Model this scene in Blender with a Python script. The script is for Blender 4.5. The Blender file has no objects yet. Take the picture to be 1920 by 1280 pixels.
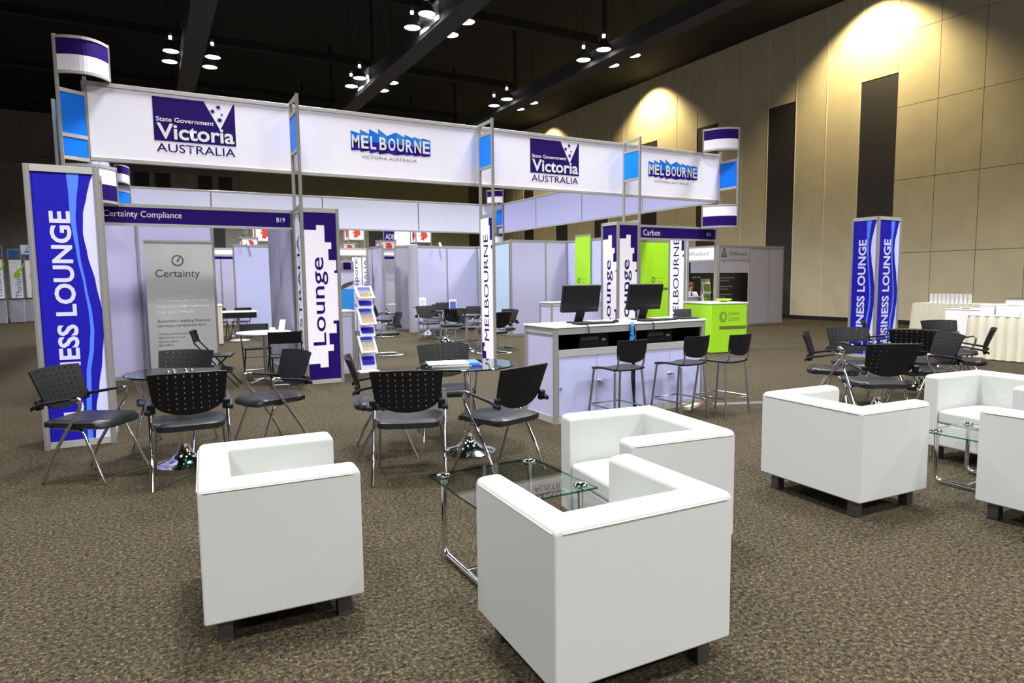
import bpy, bmesh, math, random
from mathutils import Vector, Matrix
random.seed(7)
S = bpy.context.scene
COL = S.collection
PI = math.pi
R = math.radians

# ------------------------------------------------------------------ camera, world, exposure, lights
CAM_H = 1.45
def make_camera(yaw, pitch, roll, fpx):
    f = Vector((math.sin(yaw)*math.cos(pitch), math.cos(yaw)*math.cos(pitch), -math.sin(pitch)))
    r = Vector((math.cos(yaw), -math.sin(yaw), 0)); u = r.cross(f)
    r2 = r*math.cos(roll)+u*math.sin(roll); u2 = -r*math.sin(roll)+u*math.cos(roll)
    cd = bpy.data.cameras.new('camera'); cd.sensor_width = 36; cd.sensor_fit = 'HORIZONTAL'
    cd.lens = fpx*36/1920; cd.clip_start = .05; cd.clip_end = 200
    co = bpy.data.objects.new('camera', cd); COL.objects.link(co)
    m = Matrix((r2, u2, -f)).transposed().to_4x4(); m.translation = Vector((0, 0, CAM_H))
    co.matrix_world = m; S.camera = co
make_camera(R(29.181), R(5.383), R(-0.625), 1221.3)
S.view_settings.view_transform = 'Standard'; S.view_settings.look = 'None'
S.view_settings.exposure = 0.5; S.view_settings.gamma = 1.0; S.view_settings.use_curve_mapping = False
W = bpy.data.worlds.new('world'); S.world = W; W.use_nodes = True
W.node_tree.nodes['Background'].inputs[0].default_value = (.80, .82, 1, 1)
W.node_tree.nodes['Background'].inputs[1].default_value = 0.10

def lamp(kind, name, loc, energy, color, **k):
    ld = bpy.data.lights.new(name, kind); ld.energy = energy; ld.color = color
    for a, v in k.items():
        if a not in ('aim',): setattr(ld, a, v)
    o = bpy.data.objects.new(name, ld); COL.objects.link(o); o.location = loc
    if 'aim' in k:
        o.rotation_euler = (Vector(k['aim'])-Vector(loc)).to_track_quat('-Z', 'Y').to_euler()
    return o
COOL = (.985, .975, 1.0)
CLX = (1.4, 6.4, 11.4); CLY = (-6.45, -1.13, 4.2, 9.51, 14.83, 20.15, 25.5, 30.8)
for cx in CLX:
    for cy in CLY:
        e = 1450 if cy < 12 else 1250
        e = {-6.45: 2600, -1.13: 1200, 9.51: 1600, 14.83: 1450, 20.15: 1450, 30.8: 2400}.get(cy, e)
        lamp('SPOT', 'bay_or_fill_beam', (cx, cy, 7.2), e, COOL, spot_size=R(150), spot_blend=.9, shadow_soft_size=.45)
for cx, cy, e in ((-8.7, 9.51, 1300), (-8.7, 20.15, 1500), (-8.7, 28, 700), (-3.65, -1.13, 1400), (-3.65, 4.2, 1300)):  # added out-of-view fill to brighten the left side
    lamp('SPOT', 'bay_or_fill_beam', (cx, cy, 7.2), e, COOL, spot_size=R(150), spot_blend=.9, shadow_soft_size=.45)
# warm wall washers close to the right wall
for y, e in ((12.35, 1500), (22.3, 1100), (30.6, 900), (2.0, 900)):
    lamp('SPOT', 'wall_washer_beam', (18.6, y, 10.02), e, (1, .80, .42), spot_size=R(112), spot_blend=.6, shadow_soft_size=.12, aim=(19.7, y+.1, 6.2))

# ------------------------------------------------------------------ materials
def nodes(m):
    m.use_nodes = True; n = m.node_tree.nodes; return n, m.node_tree.links, n['Principled BSDF']
MATS = {}
def mat(name, col, rough=.5, metal=0, spec=.5, em=None, es=0, bump=0, bscale=200, var=0, vscale=3):
    m = bpy.data.materials.new(name); n, l, b = nodes(m)
    b.inputs['Base Color'].default_value = (*col, 1); b.inputs['Roughness'].default_value = rough
    b.inputs['Metallic'].default_value = metal; b.inputs['Specular IOR Level'].default_value = spec
    if em: b.inputs['Emission Color'].default_value = (*em, 1); b.inputs['Emission Strength'].default_value = es
    tc = None
    if bump or var: tc = n.new('ShaderNodeTexCoord')
    if bump:
        t = n.new('ShaderNodeTexNoise'); t.inputs['Scale'].default_value = bscale; t.inputs['Detail'].default_value = 3
        bp = n.new('ShaderNodeBump'); bp.inputs['Strength'].default_value = bump; bp.inputs['Distance'].default_value = .002
        l.new(tc.outputs['Object'], t.inputs['Vector']); l.new(t.outputs['Fac'], bp.inputs['Height']); l.new(bp.outputs['Normal'], b.inputs['Normal'])
    if var:
        t = n.new('ShaderNodeTexNoise'); t.inputs['Scale'].default_value = vscale; t.inputs['Detail'].default_value = 5
        r = n.new('ShaderNodeValToRGB'); r.color_ramp.elements[0].position = .3; r.color_ramp.elements[1].position = .7
        r.color_ramp.elements[0].color = (*[c*(1-var) for c in col], 1); r.color_ramp.elements[1].color = (*[min(1, c*(1+var)) for c in col], 1)
        l.new(tc.outputs['Object'], t.inputs['Vector']); l.new(t.outputs['Fac'], r.inputs['Fac']); l.new(r.outputs['Color'], b.inputs['Base Color'])
    MATS[name] = m; return m

def carpet_mat():
    m = bpy.data.materials.new('carpet'); n, l, b = nodes(m)
    tc = n.new('ShaderNodeTexCoord')
    def noise(sc, det=2, ro=.6):
        t = n.new('ShaderNodeTexNoise'); t.inputs['Scale'].default_value = sc; t.inputs['Detail'].default_value = det
        t.inputs['Roughness'].default_value = ro; l.new(tc.outputs['Object'], t.inputs['Vector']); return t
    def ramp(t, els):
        r = n.new('ShaderNodeValToRGB'); r.color_ramp.interpolation = 'LINEAR'
        for i, (p, c) in enumerate(els):
            e = r.color_ramp.elements[i] if i < 2 else r.color_ramp.elements.new(p)
            e.position = p; e.color = (*c, 1)
        l.new(t.outputs['Fac'], r.inputs['Fac']); return r
    a = ramp(noise(46, 6, .72), [(.38, (.006, .0045, .003)), (.49, (.033, .0250, .0158)), (.58, (.056, .0455, .0285)), (.72, (.118, .102, .073))])
    y = ramp(noise(64, 5, .75), [(.55, (0, 0, 0)), (.62, (.9, .9, .9))])
    mx = n.new('ShaderNodeMix'); mx.data_type = 'RGBA'
    l.new(y.outputs['Color'], mx.inputs['Factor']); l.new(a.outputs['Color'], mx.inputs['A']); mx.inputs['B'].default_value = (.165, .139, .05, 1)
    l.new(mx.outputs['Result'], b.inputs['Base Color']); b.inputs['Roughness'].default_value = .95; b.inputs['Specular IOR Level'].default_value = .15
    t = noise(300, 2); bp = n.new('ShaderNodeBump'); bp.inputs['Strength'].default_value = .6; bp.inputs['Distance'].default_value = .004
    l.new(t.outputs['Fac'], bp.inputs['Height']); l.new(bp.outputs['Normal'], b.inputs['Normal'])
    MATS['carpet'] = m

def glass_mat(name, tint, refl=1.0):
    m = bpy.data.materials.new(name); m.use_nodes = True; n = m.node_tree.nodes; l = m.node_tree.links; n.clear()
    o = n.new('ShaderNodeOutputMaterial'); mx = n.new('ShaderNodeMixShader'); tr = n.new('ShaderNodeBsdfTransparent'); gl = n.new('ShaderNodeBsdfGlossy')
    fr = n.new('ShaderNodeFresnel'); fr.inputs['IOR'].default_value = 1.5
    tr.inputs['Color'].default_value = (*tint, 1); gl.inputs['Roughness'].default_value = .02; gl.inputs['Color'].default_value = (refl, refl, refl, 1)
    ge = n.new('ShaderNodeNewGeometry'); sb = n.new('ShaderNodeMath'); sb.operation = 'SUBTRACT'; sb.inputs[0].default_value = 1; l.new(ge.outputs['Backfacing'], sb.inputs[1])
    mu = n.new('ShaderNodeMath'); mu.operation = 'MULTIPLY'; l.new(fr.outputs[0], mu.inputs[0]); l.new(sb.outputs[0], mu.inputs[1])   # reflect once, at the outer face
    l.new(mu.outputs[0], mx.inputs[0]); l.new(tr.outputs[0], mx.inputs[1]); l.new(gl.outputs[0], mx.inputs[2]); l.new(mx.outputs[0], o.inputs[0])
    MATS[name] = m

carpet_mat()
mat('ceiling_black', (.006, .006, .008), .9)
mat('beam_grey', (.03, .029, .03), .8)
mat('wall_beige', (.60, .54, .37), .75, bump=.25, bscale=40, var=.07, vscale=1.6)
mat('wall_seam', (.10, .085, .06), .8)
mat('joint_highlight', (.80, .76, .62), .35)
mat('wall_dark', (.034, .031, .033), .6)
mat('wall_brown', (.06, .028, .016), .6)
mat('backwall', (.20, .195, .18), .8, var=.1)
mat('backwall_rib', (.17, .17, .165), .8)
mat('backwall_green', (.20, .20, .11), .8, var=.15, vscale=8)
mat('black', (.008, .008, .009), .55)
mat('alu', (.33, .325, .30), .45, metal=.4)
mat('alu_light', (.44, .435, .41), .45, metal=.25)
mat('banner_white', (.93, .91, .985), .6, spec=.15)
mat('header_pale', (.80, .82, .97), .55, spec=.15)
mat('header_side_shade', (.47, .47, .74), .55, spec=.15)  # white header with the dimmer light of the side faces in its colour
mat('laminate', (.46, .445, .62), .5, spec=.25, var=.02, vscale=2)
mat('laminate_blue', (.45, .475, .72), .5, spec=.25)
mat('laminate_lit_cyan', (.42, .56, .70), .5, spec=.25)  # laminate with the cyan light on one side wall mixed into its colour
mat('laminate_grey', (.34, .33, .385), .55, spec=.25)
mat('navy', (.017, .003, .125), .6, spec=.12)
mat('blue_bright', (.0, .17, .82), .5, spec=.2)
mat('blue_deep', (.012, .008, .36), .55, spec=.15)
mat('blue_line', (.08, .20, .84), .55, spec=.15)
mat('pale_lav', (.60, .61, .84), .55, spec=.15)
mat('lime', (.33, .68, .012), .5)
mat('lime_dark', (.16, .36, .02), .5)
mat('olive', (.10, .15, .02), .5)
mat('leather', (.46, .475, .45), .5, spec=.3, bump=.15, bscale=350)
mat('seat_black', (.014, .014, .017), .36, spec=.3, bump=.1, bscale=300)
mat('plastic_black', (.008, .008, .009), .5, spec=.2)
mat('plastic_grey', (.055, .055, .058), .55)
mat('chrome', (.78, .78, .80), .08, metal=1)
mat('steel', (.45, .45, .47), .28, metal=1)
mat('white', (.82, .82, .82), .45)
mat('white_gloss', (.86, .86, .86), .2)
mat('paper', (.84, .84, .84), .7)
mat('grey_poster', (.36, .36, .335), .55)
mat('ink_dark', (.045, .045, .05), .6)
mat('ink_light', (.62, .62, .62), .6)
mat('screen', (.010, .010, .012), .25)
mat('cream_cloth', (.66, .62, .48), .8)
mat('white_cloth', (.74, .73, .72), .8)
mat('beige_metal', (.56, .53, .42), .5)
mat('red_logo', (.62, .05, .03), .5)
mat('teal_blue', (.02, .22, .62), .4)
mat('thai_blue', (.05, .25, .55), .5)
mat('beam_shine', (.75, .78, .85), .25, metal=.8, bump=1.0, bscale=18)
mat('lamp_lens', (1, 1, 1), .4, em=(1, .97, .93), es=14)
mat('lamp_top_glow', (1, 1, 1), .4, em=(1, .97, .93), es=25)
mat('skin', (.55, .30, .22), .5)
mat('hair', (.10, .04, .02), .6)
mat('shirt', (.62, .66, .78), .7)
mat('photo_sky', (.08, .14, .62), .35)
mat('photo_town', (.40, .32, .20), .35, var=.6, vscale=60)
mat('wood_plate', (.5, .5, .48), .5)
glass_mat('glass_clear', (.86, .92, .90))
glass_mat('glass_dark', (.42, .50, .47))
glass_mat('glass_edge', (.22, .58, .44))

# ------------------------------------------------------------------ mesh builder
class MB:
    def __init__(s): s.v = []; s.f = []; s.m = []
    def add(s, vs, fs, mi=0):
        o = len(s.v); s.v += [tuple(p) for p in vs]; s.f += [tuple(o+i for i in f) for f in fs]; s.m += [mi]*len(fs); return s
    def box(s, x0, x1, y0, y1, z0, z1, mi=0):
        return s.add([(x, y, z) for z in (z0, z1) for x, y in ((x0, y0), (x1, y0), (x1, y1), (x0, y1))],
                     [(3, 2, 1, 0), (4, 5, 6, 7), (0, 1, 5, 4), (1, 2, 6, 5), (2, 3, 7, 6), (3, 0, 4, 7)], mi)
    def obox(s, c, ax, ay, az, mi=0):   # oriented box, half axis vectors
        c, ax, ay, az = map(Vector, (c, ax, ay, az))
        return s.add([c+ax*i+ay*j+az*k for k in (-1, 1) for i, j in ((-1, -1), (1, -1), (1, 1), (-1, 1))],
                     [(3, 2, 1, 0), (4, 5, 6, 7), (0, 1, 5, 4), (1, 2, 6, 5), (2, 3, 7, 6), (3, 0, 4, 7)], mi)
    def bar(s, a, b, w, h, mi=0):       # square bar from a to b
        a, b = Vector(a), Vector(b); d = (b-a).normalized()
        up = Vector((0, 0, 1)) if abs(d.z) < .95 else Vector((0, 1, 0))
        x = d.cross(up).normalized(); y = x.cross(d)
        return s.obox((a+b)/2, (b-a)/2, x*w/2, y*h/2, mi)
    def tube(s, pts, r, n=10, mi=0, closed=False):
        pts = [Vector(p) for p in pts]; L = len(pts); rs = r if isinstance(r, (list, tuple)) else [r]*L
        T = []
        for i in range(L):
            a = pts[(i-1) % L] if (closed or i > 0) else pts[i]; b = pts[(i+1) % L] if (closed or i < L-1) else pts[i]
            T.append((b-a).normalized())
        ref = Vector((0, 0, 1)) if abs(T[0].z) < .9 else Vector((1, 0, 0))
        u = T[0].cross(ref).normalized(); rings = []
        for i in range(L):
            u = (u - T[i]*u.dot(T[i])).normalized(); w = T[i].cross(u)
            rings.append([pts[i]+(u*math.cos(2*PI*k/n)+w*math.sin(2*PI*k/n))*rs[i] for k in range(n)])
        vs = [p for rg in rings for p in rg]; fs = []
        for i in range(L if closed else L-1):
            j = (i+1) % L
            for k in range(n): fs.append((i*n+k, i*n+(k+1) % n, j*n+(k+1) % n, j*n+k))
        if not closed: fs += [tuple(range(n-1, -1, -1)), tuple((L-1)*n+k for k in range(n))]
        return s.add(vs, fs, mi)
    def lathe(s, prof, c=(0, 0, 0), n=28, mi=0):
        vs = []; fs = []; c = Vector(c)
        for r, z in prof: vs += [c+Vector((r*math.cos(2*PI*k/n), r*math.sin(2*PI*k/n), z)) for k in range(n)]
        for i in range(len(prof)-1):
            for k in range(n): fs.append((i*n+k, i*n+(k+1) % n, (i+1)*n+(k+1) % n, (i+1)*n+k))
        if prof[0][0] > 1e-4: fs.append(tuple(range(n-1, -1, -1)))
        if prof[-1][0] > 1e-4: fs.append(tuple((len(prof)-1)*n+k for k in range(n)))
        return s.add(vs, fs, mi)
    def poly(s, pts, fr, t=.002, mi=0):  # 2D polygon in a frame, thickness outward
        o, ux, uy = (Vector(a) for a in fr); nn = ux.cross(uy).normalized()
        area = sum(pts[i][0]*pts[(i+1) % len(pts)][1]-pts[(i+1) % len(pts)][0]*pts[i][1] for i in range(len(pts)))
        if area < 0: pts = pts[::-1]
        n = len(pts); a = [o+ux*x+uy*y for x, y in pts]; b = [p+nn*t for p in a]
        fs = [tuple(range(n-1, -1, -1)), tuple(range(n, 2*n))]+[(i, (i+1) % n, n+(i+1) % n, n+i) for i in range(n)]
        return s.add(a+b, fs, mi)
    def strip(s, A, B, fr, t=.002, mi=0):  # quad strip between two 2D polylines
        for i in range(len(A)-1): s.poly([A[i], A[i+1], B[i+1], B[i]], fr, t, mi)
        return s
    def build(s, name, mats, parent=None, smooth=False, bevel=0, seg=2, sub=0, angle=40):
        me = bpy.data.meshes.new(name); me.from_pydata(s.v, [], s.f)
        if not isinstance(mats, (list, tuple)): mats = [mats]
        for mm in mats: me.materials.append(MATS[mm])
        me.polygons.foreach_set('material_index', s.m); me.update()
        o = bpy.data.objects.new(name, me); COL.objects.link(o)
        if parent: o.parent = parent
        if bevel:
            b = o.modifiers.new('bevel', 'BEVEL'); b.width = bevel; b.segments = seg; b.limit_method = 'ANGLE'; b.angle_limit = R(35)
        if sub:
            d = o.modifiers.new('sub', 'SUBSURF'); d.levels = sub; d.render_levels = sub
        if smooth or bevel or sub:
            me.polygons.foreach_set('use_smooth', [True]*len(me.polygons)); me.set_sharp_from_angle(angle=R(angle))
        return o

def fillet(pts, r, n=5):
    pts = [Vector(p) for p in pts]; out = [pts[0]]
    for i in range(1, len(pts)-1):
        p = pts[i]; a = pts[i-1]-p; b = pts[i+1]-p
        q = min(r, a.length*.49, b.length*.49); A = p+a.normalized()*q; B = p+b.normalized()*q
        for k in range(n+1):
            t = k/n; out.append(A*(1-t)**2+p*2*t*(1-t)+B*t*t)
    out.append(pts[-1]); return out

def thing(name, label, cat, loc=(0, 0, 0), rz=0, group=None):
    o = bpy.data.objects.new(name, None); o.empty_display_size = .1; COL.objects.link(o)
    o.location = loc; o.rotation_euler = (0, 0, rz); tag(o, label, cat, group); return o
def tag(o, label, cat, group=None):
    o['label'] = label; o['category'] = cat
    if group: o['group'] = group
    return o
def part(o, label): o['label'] = label; return o
def struct(o): o['kind'] = 'structure'; return o
KIDS = {}
def children(o): return [c for c in bpy.data.objects if c.parent == o]
def copy_tree(o, parent=None):
    c = o.copy(); COL.objects.link(c)
    if parent: c.parent = parent
    ks = KIDS.get(o.name)
    if ks is None: ks = KIDS[o.name] = children(o)
    for k in ks: copy_tree(k, c)
    return c
USED = set()
def place(proto, loc, rz, label, group=None):
    if proto.name not in USED: USED.add(proto.name); c = proto
    else: c = copy_tree(proto)
    c.location = loc; c.rotation_euler = (0, 0, rz); c['label'] = label
    if group: c['group'] = group
    return c

TXT = {}
def text(s, fr, h, parent, mt, w=None, bold=0., name='lettering', t=.002, spacing=1.0):
    """lettering as a mesh: h = height of its bounding box, w = its width, lower left at fr origin"""
    cu = bpy.data.curves.new('txt', 'FONT'); cu.body = s; cu.size = 1; cu.offset = bold; cu.resolution_u = 3; cu.space_character = spacing
    ob = bpy.data.objects.new('txt', cu); COL.objects.link(ob)
    dg = bpy.context.evaluated_depsgraph_get(); me = bpy.data.meshes.new_from_object(ob.evaluated_get(dg))
    bpy.data.objects.remove(ob); bpy.data.curves.remove(cu)
    xs = [v.co.x for v in me.vertices]; ys = [v.co.y for v in me.vertices]
    x0, x1, y0, y1 = min(xs), max(xs), min(ys), max(ys); sy = h/(y1-y0); sx = w/(x1-x0) if w else sy
    o, ux, uy = (Vector(a) for a in fr); nn = ux.cross(uy).normalized()
    bm = bmesh.new(); bm.from_mesh(me); bpy.data.meshes.remove(me)
    for v in bm.verts: v.co = o+ux*((v.co.x-x0)*sx)+uy*((v.co.y-y0)*sy)+nn*t
    m2 = bpy.data.meshes.new(name); bm.to_mesh(m2); bm.free(); m2.materials.append(MATS[mt])
    r = bpy.data.objects.new(name, m2); COL.objects.link(r); r.parent = parent; return r

X, Y, Z = Vector((1, 0, 0)), Vector((0, 1, 0)), Vector((0, 0, 1))
def FY(o): return (Vector(o), X, Z)          # face towards -y
def FX(o): return (Vector(o), -Y, Z)         # face towards -x
def up(fr): return (fr[0], fr[2], -fr[1])    # lettering reading upwards
def at(fr, u, v, d=0): return (fr[0]+fr[1]*u+fr[2]*v+fr[1].cross(fr[2]).normalized()*d, fr[1], fr[2])

# ------------------------------------------------------------------ hall: floor, ceiling, walls
struct(MB().box(-15, 20.2, -13, 36.5, -.1, 0).build('floor', 'carpet'))
struct(MB().box(-15, 20.2, -13, 36.5, 10.1, 10.25).build('ceiling', 'ceiling_black'))
struct(MB().box(-15.2, -15, -13, 36.5, 0, 10.1).build('wall_left', 'backwall'))
struct(MB().box(-15, 20.2, -13.2, -13, 0, 10.1).build('wall_front', 'wall_beige'))
# right wall: rows of panels over a dark backing
WX = 19.7
wr = struct(MB().box(WX+.03, WX+.3, -13, 36, 0, 10.1).build('wall_right', 'wall_seam'))
PW = 1.155; Y0 = 11.73
pan = MB(); strip = MB(); darkp = MB(); brown = MB()
zs = [0.13, 2.13, 4.28, 6.4, 8.5, 10.1]
for k in range(-22, 22):
    a = Y0+k*PW; b = a+PW
    if a < -13 or b > 36: continue
    isd = k % 3 == 0 and k >= 0
    g = .007 if k < 0 else .003
    rows = list(zip(zs[:-1], zs[1:]))
    if k >= 0: rows = [(.13, 10.1)] if not isd else [(7.42, 10.1)]
    for z0, z1 in rows: pan.box(WX, WX+.04, a+g, b-g, z0+(g if z0 > .2 else 0), z1-(g if z1 < 10 else 0))
    if isd: (brown if k in (6,) else darkp).box(WX+.012, WX+.04, a+.01, b-.01, .13, 7.42)
    if k > 0: strip.box(WX-.012, WX+.03, a-.012, a+.012, .13, 10.1)  # pale strips stand in for highlights at the joints
pan.build('panelling', 'wall_beige', wr)
part(strip.build('highlight_strips', 'joint_highlight', wr), 'pale strips painting highlights along the panel joints')
part(darkp.build('dark_recess', 'wall_dark', wr), 'tall charcoal panels reaching three quarters up the wall')
part(brown.build('brown_recess', 'wall_brown', wr), 'tall brown panel')
struct(MB().box(WX-.02, WX+.03, -13, 36, 0, .13).build('baseboard_right', 'black'))
# back wall with a ribbed band
wb = struct(MB().box(-15, 20, 36, 36.4, 0, 10.1).build('wall_back', 'backwall'))
rib = MB()
for i in range(24): rib.box(-15, 4.4, 35.93, 36.0, 6.78+i*.095, 6.78+i*.095+.06)
part(rib.build('ribbed_band', 'backwall_rib', wb), 'dark horizontal ribs along the top of the wall')
part(MB().box(-15, 19.7, 35.9, 36.0, 9.05, 10.1).build('black_band', 'ceiling_black', wb), 'black strip under the ceiling')
part(MB().box(4.45, 19.55, 35.95, 36.0, 0, 9.05).build('olive_panel', 'backwall_green', wb), 'olive brown wall panel')
hol = MB()
for x0, x1 in ((-.22, .40), (.68, 1.3), (2.55, 3.15), (3.45, 4.05), (-2.3, -1.7), (-3.2, -2.6)): hol.box(x0, x1, 35.9, 36.0, 5.5, 6.72)
for x0, x1 in ((17.2, 18.0), (18.9, 19.5)): hol.box(x0, x1, 35.9, 36.0, 0, 7.2)
for x0, x1, z0, z1 in ((1.8, 2.35, 2.9, 4.6), (2.6, 3.6, 2.9, 4.8), (7.0, 7.9, 1.6, 4.3), (11, 12.8, 2.9, 4.6)): hol.box(x0, x1, 35.9, 36.0, z0, z1)
part(hol.build('wall_openings', 'black', wb), 'black openings in the grey wall')
for bx in CLX:
    b = struct(MB().box(bx-.25, bx+.25, -12.9, 35.9, 7.28 if bx == 6.4 else 7.35, 7.75).build('trim_%d' % (CLX.index(bx)+1), 'beam_grey'))
    hg = MB()
    for yy in range(-10, 36, 5): hg.box(bx-.04, bx+.04, yy-.04, yy+.04, 7.7, 10.1)
    hg.build('hanger', 'ceiling_black', b)
    if bx == 6.4:
        for yy in (15.2, 20.5):
            part(MB().box(bx-.275, bx-.245, yy-1.0, yy+.2, 7.36, 7.80).build('lit_patch', 'beam_shine', b), 'bright metal patch standing in for lamp light on the beam side')  # shiny patch added where lamp spill brightens the beam side
tr = MB()
for yy in (17.5, 23, 28.3, 33): tr.box(-14.9, 13.0, yy-.1, yy+.1, 8.9, 9.15)
struct(tr.build('trim_4', 'ceiling_black'))

# high bay lamps: four round each cluster point
def high_bay():
    t = thing('high_bay_lamp', '', 'ceiling lamp')
    MB().lathe([(.05, .30), (.09, .27), (.10, .20), (.17, .13), (.20, .02), (.205, 0), (.19, 0), (.16, .10), (.06, .17)], n=24).build('reflector', 'plastic_grey', t, smooth=True)
    MB().lathe([(0.0, .012), (.188, .012), (.188, .03), (0.0, .03)], n=24).build('lens', 'lamp_lens', t)
    MB().lathe([(.03, .335), (.04, .345), (.04, .365), (.03, .375)], n=16).build('lamp_top_glow', 'lamp_top_glow', t, smooth=True)  # glowing collar added for the glint on top; it lights the beam patch
    MB().lathe([(.045, .385), (.05, .47), (.02, .49)], n=16).build('gear_box', 'steel', t, smooth=True)
    MB().tube([(0, 0, .48), (0, 0, 2.62)], .006, 6).build('stem', 'plastic_black', t)
    return t
HB = high_bay()
cn = {1.4: 'left', 6.4: 'middle', 11.4: 'right'}
for cx in CLX:
    for cy in (14.83, 20.15):
        for dx in (-.5, .5):
            for dy in (-.46, .46):
                lab = 'round black high bay lamp, %s %s of the four in the %s %s cluster' % ('far' if dy > 0 else 'near', 'left' if dx < 0 else 'right', 'farther' if cy > 16 else 'nearer', cn[cx])
                place(HB, (cx+dx, cy+dy, 7.48), 0, lab, 'high bay lamps under the black ceiling')
for y in (12.35, 22.3, 30.6):
    w_ = thing('wall_washer', 'wall washing spotlight near the ceiling %s' % {12.35: 'above the nearest tall dark panel', 22.3: 'over the middle of the beige wall', 30.6: 'at the far end of the beige wall'}[y], 'spotlight', (18.6, y, 10.1), 0, 'wall washers along the beige wall')
    MB().lathe([(.03, -.04), (.09, -.02), (.09, 0)], n=16).build('canopy', 'black', w_)
    MB().lathe([(.12, -.02), (.09, 0.02)], n=16).build('housing', 'black', w_)

# ------------------------------------------------------------------ exhibition frame: headers, fins, corner towers
def post(p, z0, z1, parent, r=.022, name='post', m='alu'):
    mb = MB(); x, y = p
    mb.lathe([(r, z0), (r, z1)], (x, y, 0), 8)
    for k in range(4):
        a = k*PI/2+PI/4; mb.obox((x+math.cos(a)*r*.97, y+math.sin(a)*r*.97, (z0+z1)/2), (math.cos(a)*.004, math.sin(a)*.004, 0), (-math.sin(a)*.004, math.cos(a)*.004, 0), (0, 0, (z1-z0)/2))
    return mb.build(name, m, parent)
def header(name, label, x0, y0, length, rz, z0, z1, joints, fmat='banner_white'):
    """long fascia standing on edge: local x along it, seen from -y"""
    t = thing(name, label, 'header sign', (x0, y0, 0), rz)
    for a, b in ((z1-.055, z1), (z0, z0+.05)): MB().box(0, length, -.022, .022, a, b).build('rail', 'alu_light', t, bevel=.004, seg=1)
    js = [0]+joints+[length]
    for a, b in zip(js[:-1], js[1:]):
        MB().box(a+.01, b-.01, -.012, .012, z0+.045, z1-.05).build('fascia_panel', fmat, t)
    for j in joints+[0, length]: post((j, 0), z0-.01, z1+.005, t, .02, 'mullion')
    return t
HZ0, HZ1 = 3.0, 3.975
HF = thing('header_banner', 'long white header banner with four navy and blue logos across the stand front', 'header sign', (-.53, 9.88, 0))
for a, b in ((HZ1-.055, HZ1), (HZ0, HZ0+.05)): MB().box(0, 11.03, -.024, .024, a, b).build('rail', 'alu_light', HF, bevel=.004, seg=1)
pan4 = []
for a, b in zip((0, 2.46, 5.46, 8.48), (2.46, 5.46, 8.48, 11.03)):
    pan4.append(MB().box(a+.004, b-.004, -.012, .012, HZ0+.045, HZ1-.05).build('fascia_panel', 'banner_white', HF))
for xx in (0, 2.46, 5.46, 8.48, 11.03): post((xx, .0), HZ0, HZ1+.02, HF, .021, 'mullion')

def star(c, r, fr, mb, n=7):
    pts = []
    for k in range(2*n):
        q = r if k % 2 == 0 else r*.5; a = PI/2+k*PI/n; pts.append((c[0]+q*math.cos(a), c[1]+q*math.sin(a)))
    mb.poly(pts, fr, .002)
def state_logo(panel, x, z, w):
    """navy block with a white V notch, stars, white words, navy word beneath; x z = top left"""
    h = w*.565; fr = at(FY((x, -.012, z)), 0, -h, .001)
    P = lambda u, v: (u*w, (1-v)*h)
    blk = MB().poly([P(0, 0), P(.615, 0), P(.805, .64), P(.985, 0.0), P(1, 0), P(1, 1), P(0, 1)], fr, .002)
    for u, v, q in ((.795, .10, .034), (.72, .21, .034), (.835, .265, .017), (.805, .40, .036)): star((u*w, (1-v)*h), q*w, fr, blk)
    part(blk.build('logo_block', 'navy', panel), 'navy block with a white V notch and stars')
    a = at(fr, 0, 0, .003)
    part(text('State Government', at(a, .03*w, (1-.555)*h), .105*h, panel, 'white', .70*w, .012), 'small white words')
    part(text('Victoria', at(a, .035*w, (1-.955)*h), .36*h, panel, 'white', .945*w, .022), 'large white word')
    part(text('AUSTRALIA', at(fr, .02*w, -.255*h, .001), .195*h, panel, 'navy', .965*w, .004), 'navy word')
def city_logo(panel, x, z, w):
    """nine zigzag blue tiles with white letters; x z = lower left of the tiles"""
    fr = at(FY((x, -.012, z)), 0, 0, .001); n = 9; tw = w/n; h = w*.205
    tops = [(1.12, .98), (1.22, 1.02), (1.3, 1.06), (1.36, 1.0), (1.0, 1.26), (1.26, 1.02), (1.18, 1.0), (1.12, .98), (1.08, .98)]
    bots = [(.0, .06), (-.04, .06), (-.08, .04), (-.10, .0), (.02, -.08), (-.06, .02), (-.04, .04), (-.04, .04), (-.02, .04)]
    for i, ch in enumerate('MELBOURNE'):
        a, b = tops[i]; c, d = bots[i]; x0, x1 = i*tw, (i+1)*tw
        q = MB(); q.poly([(x0, c*h), (x1, d*h), (x1, (b+d)/2*h), (x0, (a+c)/2*h)], fr, .002, 0); q.poly([(x0, (a+c)/2*h), (x1, (b+d)/2*h), (x1, b*h), (x0, a*h)], fr, .002, 1)
        part(q.build('logo_tile', ['navy', 'teal_blue'] if i % 2 else ['blue_deep', 'blue_bright'], panel), 'blue logo tile')
        text(ch, at(fr, x0+.1*tw, .16*h, .003), .74*h, panel, 'white', .8*tw if ch != 'L' else .62*tw, .02)
    part(text('VICTORIA AUSTRALIA', at(fr, .12*w, -.40*h), .17*h, panel, 'ink_dark', .70*w, 0, spacing=1.1), 'small dark words')
state_logo(pan4[0], .2+.53, 3.88, .99); city_logo(pan4[1], 2.79+.53, 3.41, 1.27)
state_logo(pan4[2], 5.91+.53, 3.88, 1.02); city_logo(pan4[3], 8.56+.53, 3.41, 1.28)

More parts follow.
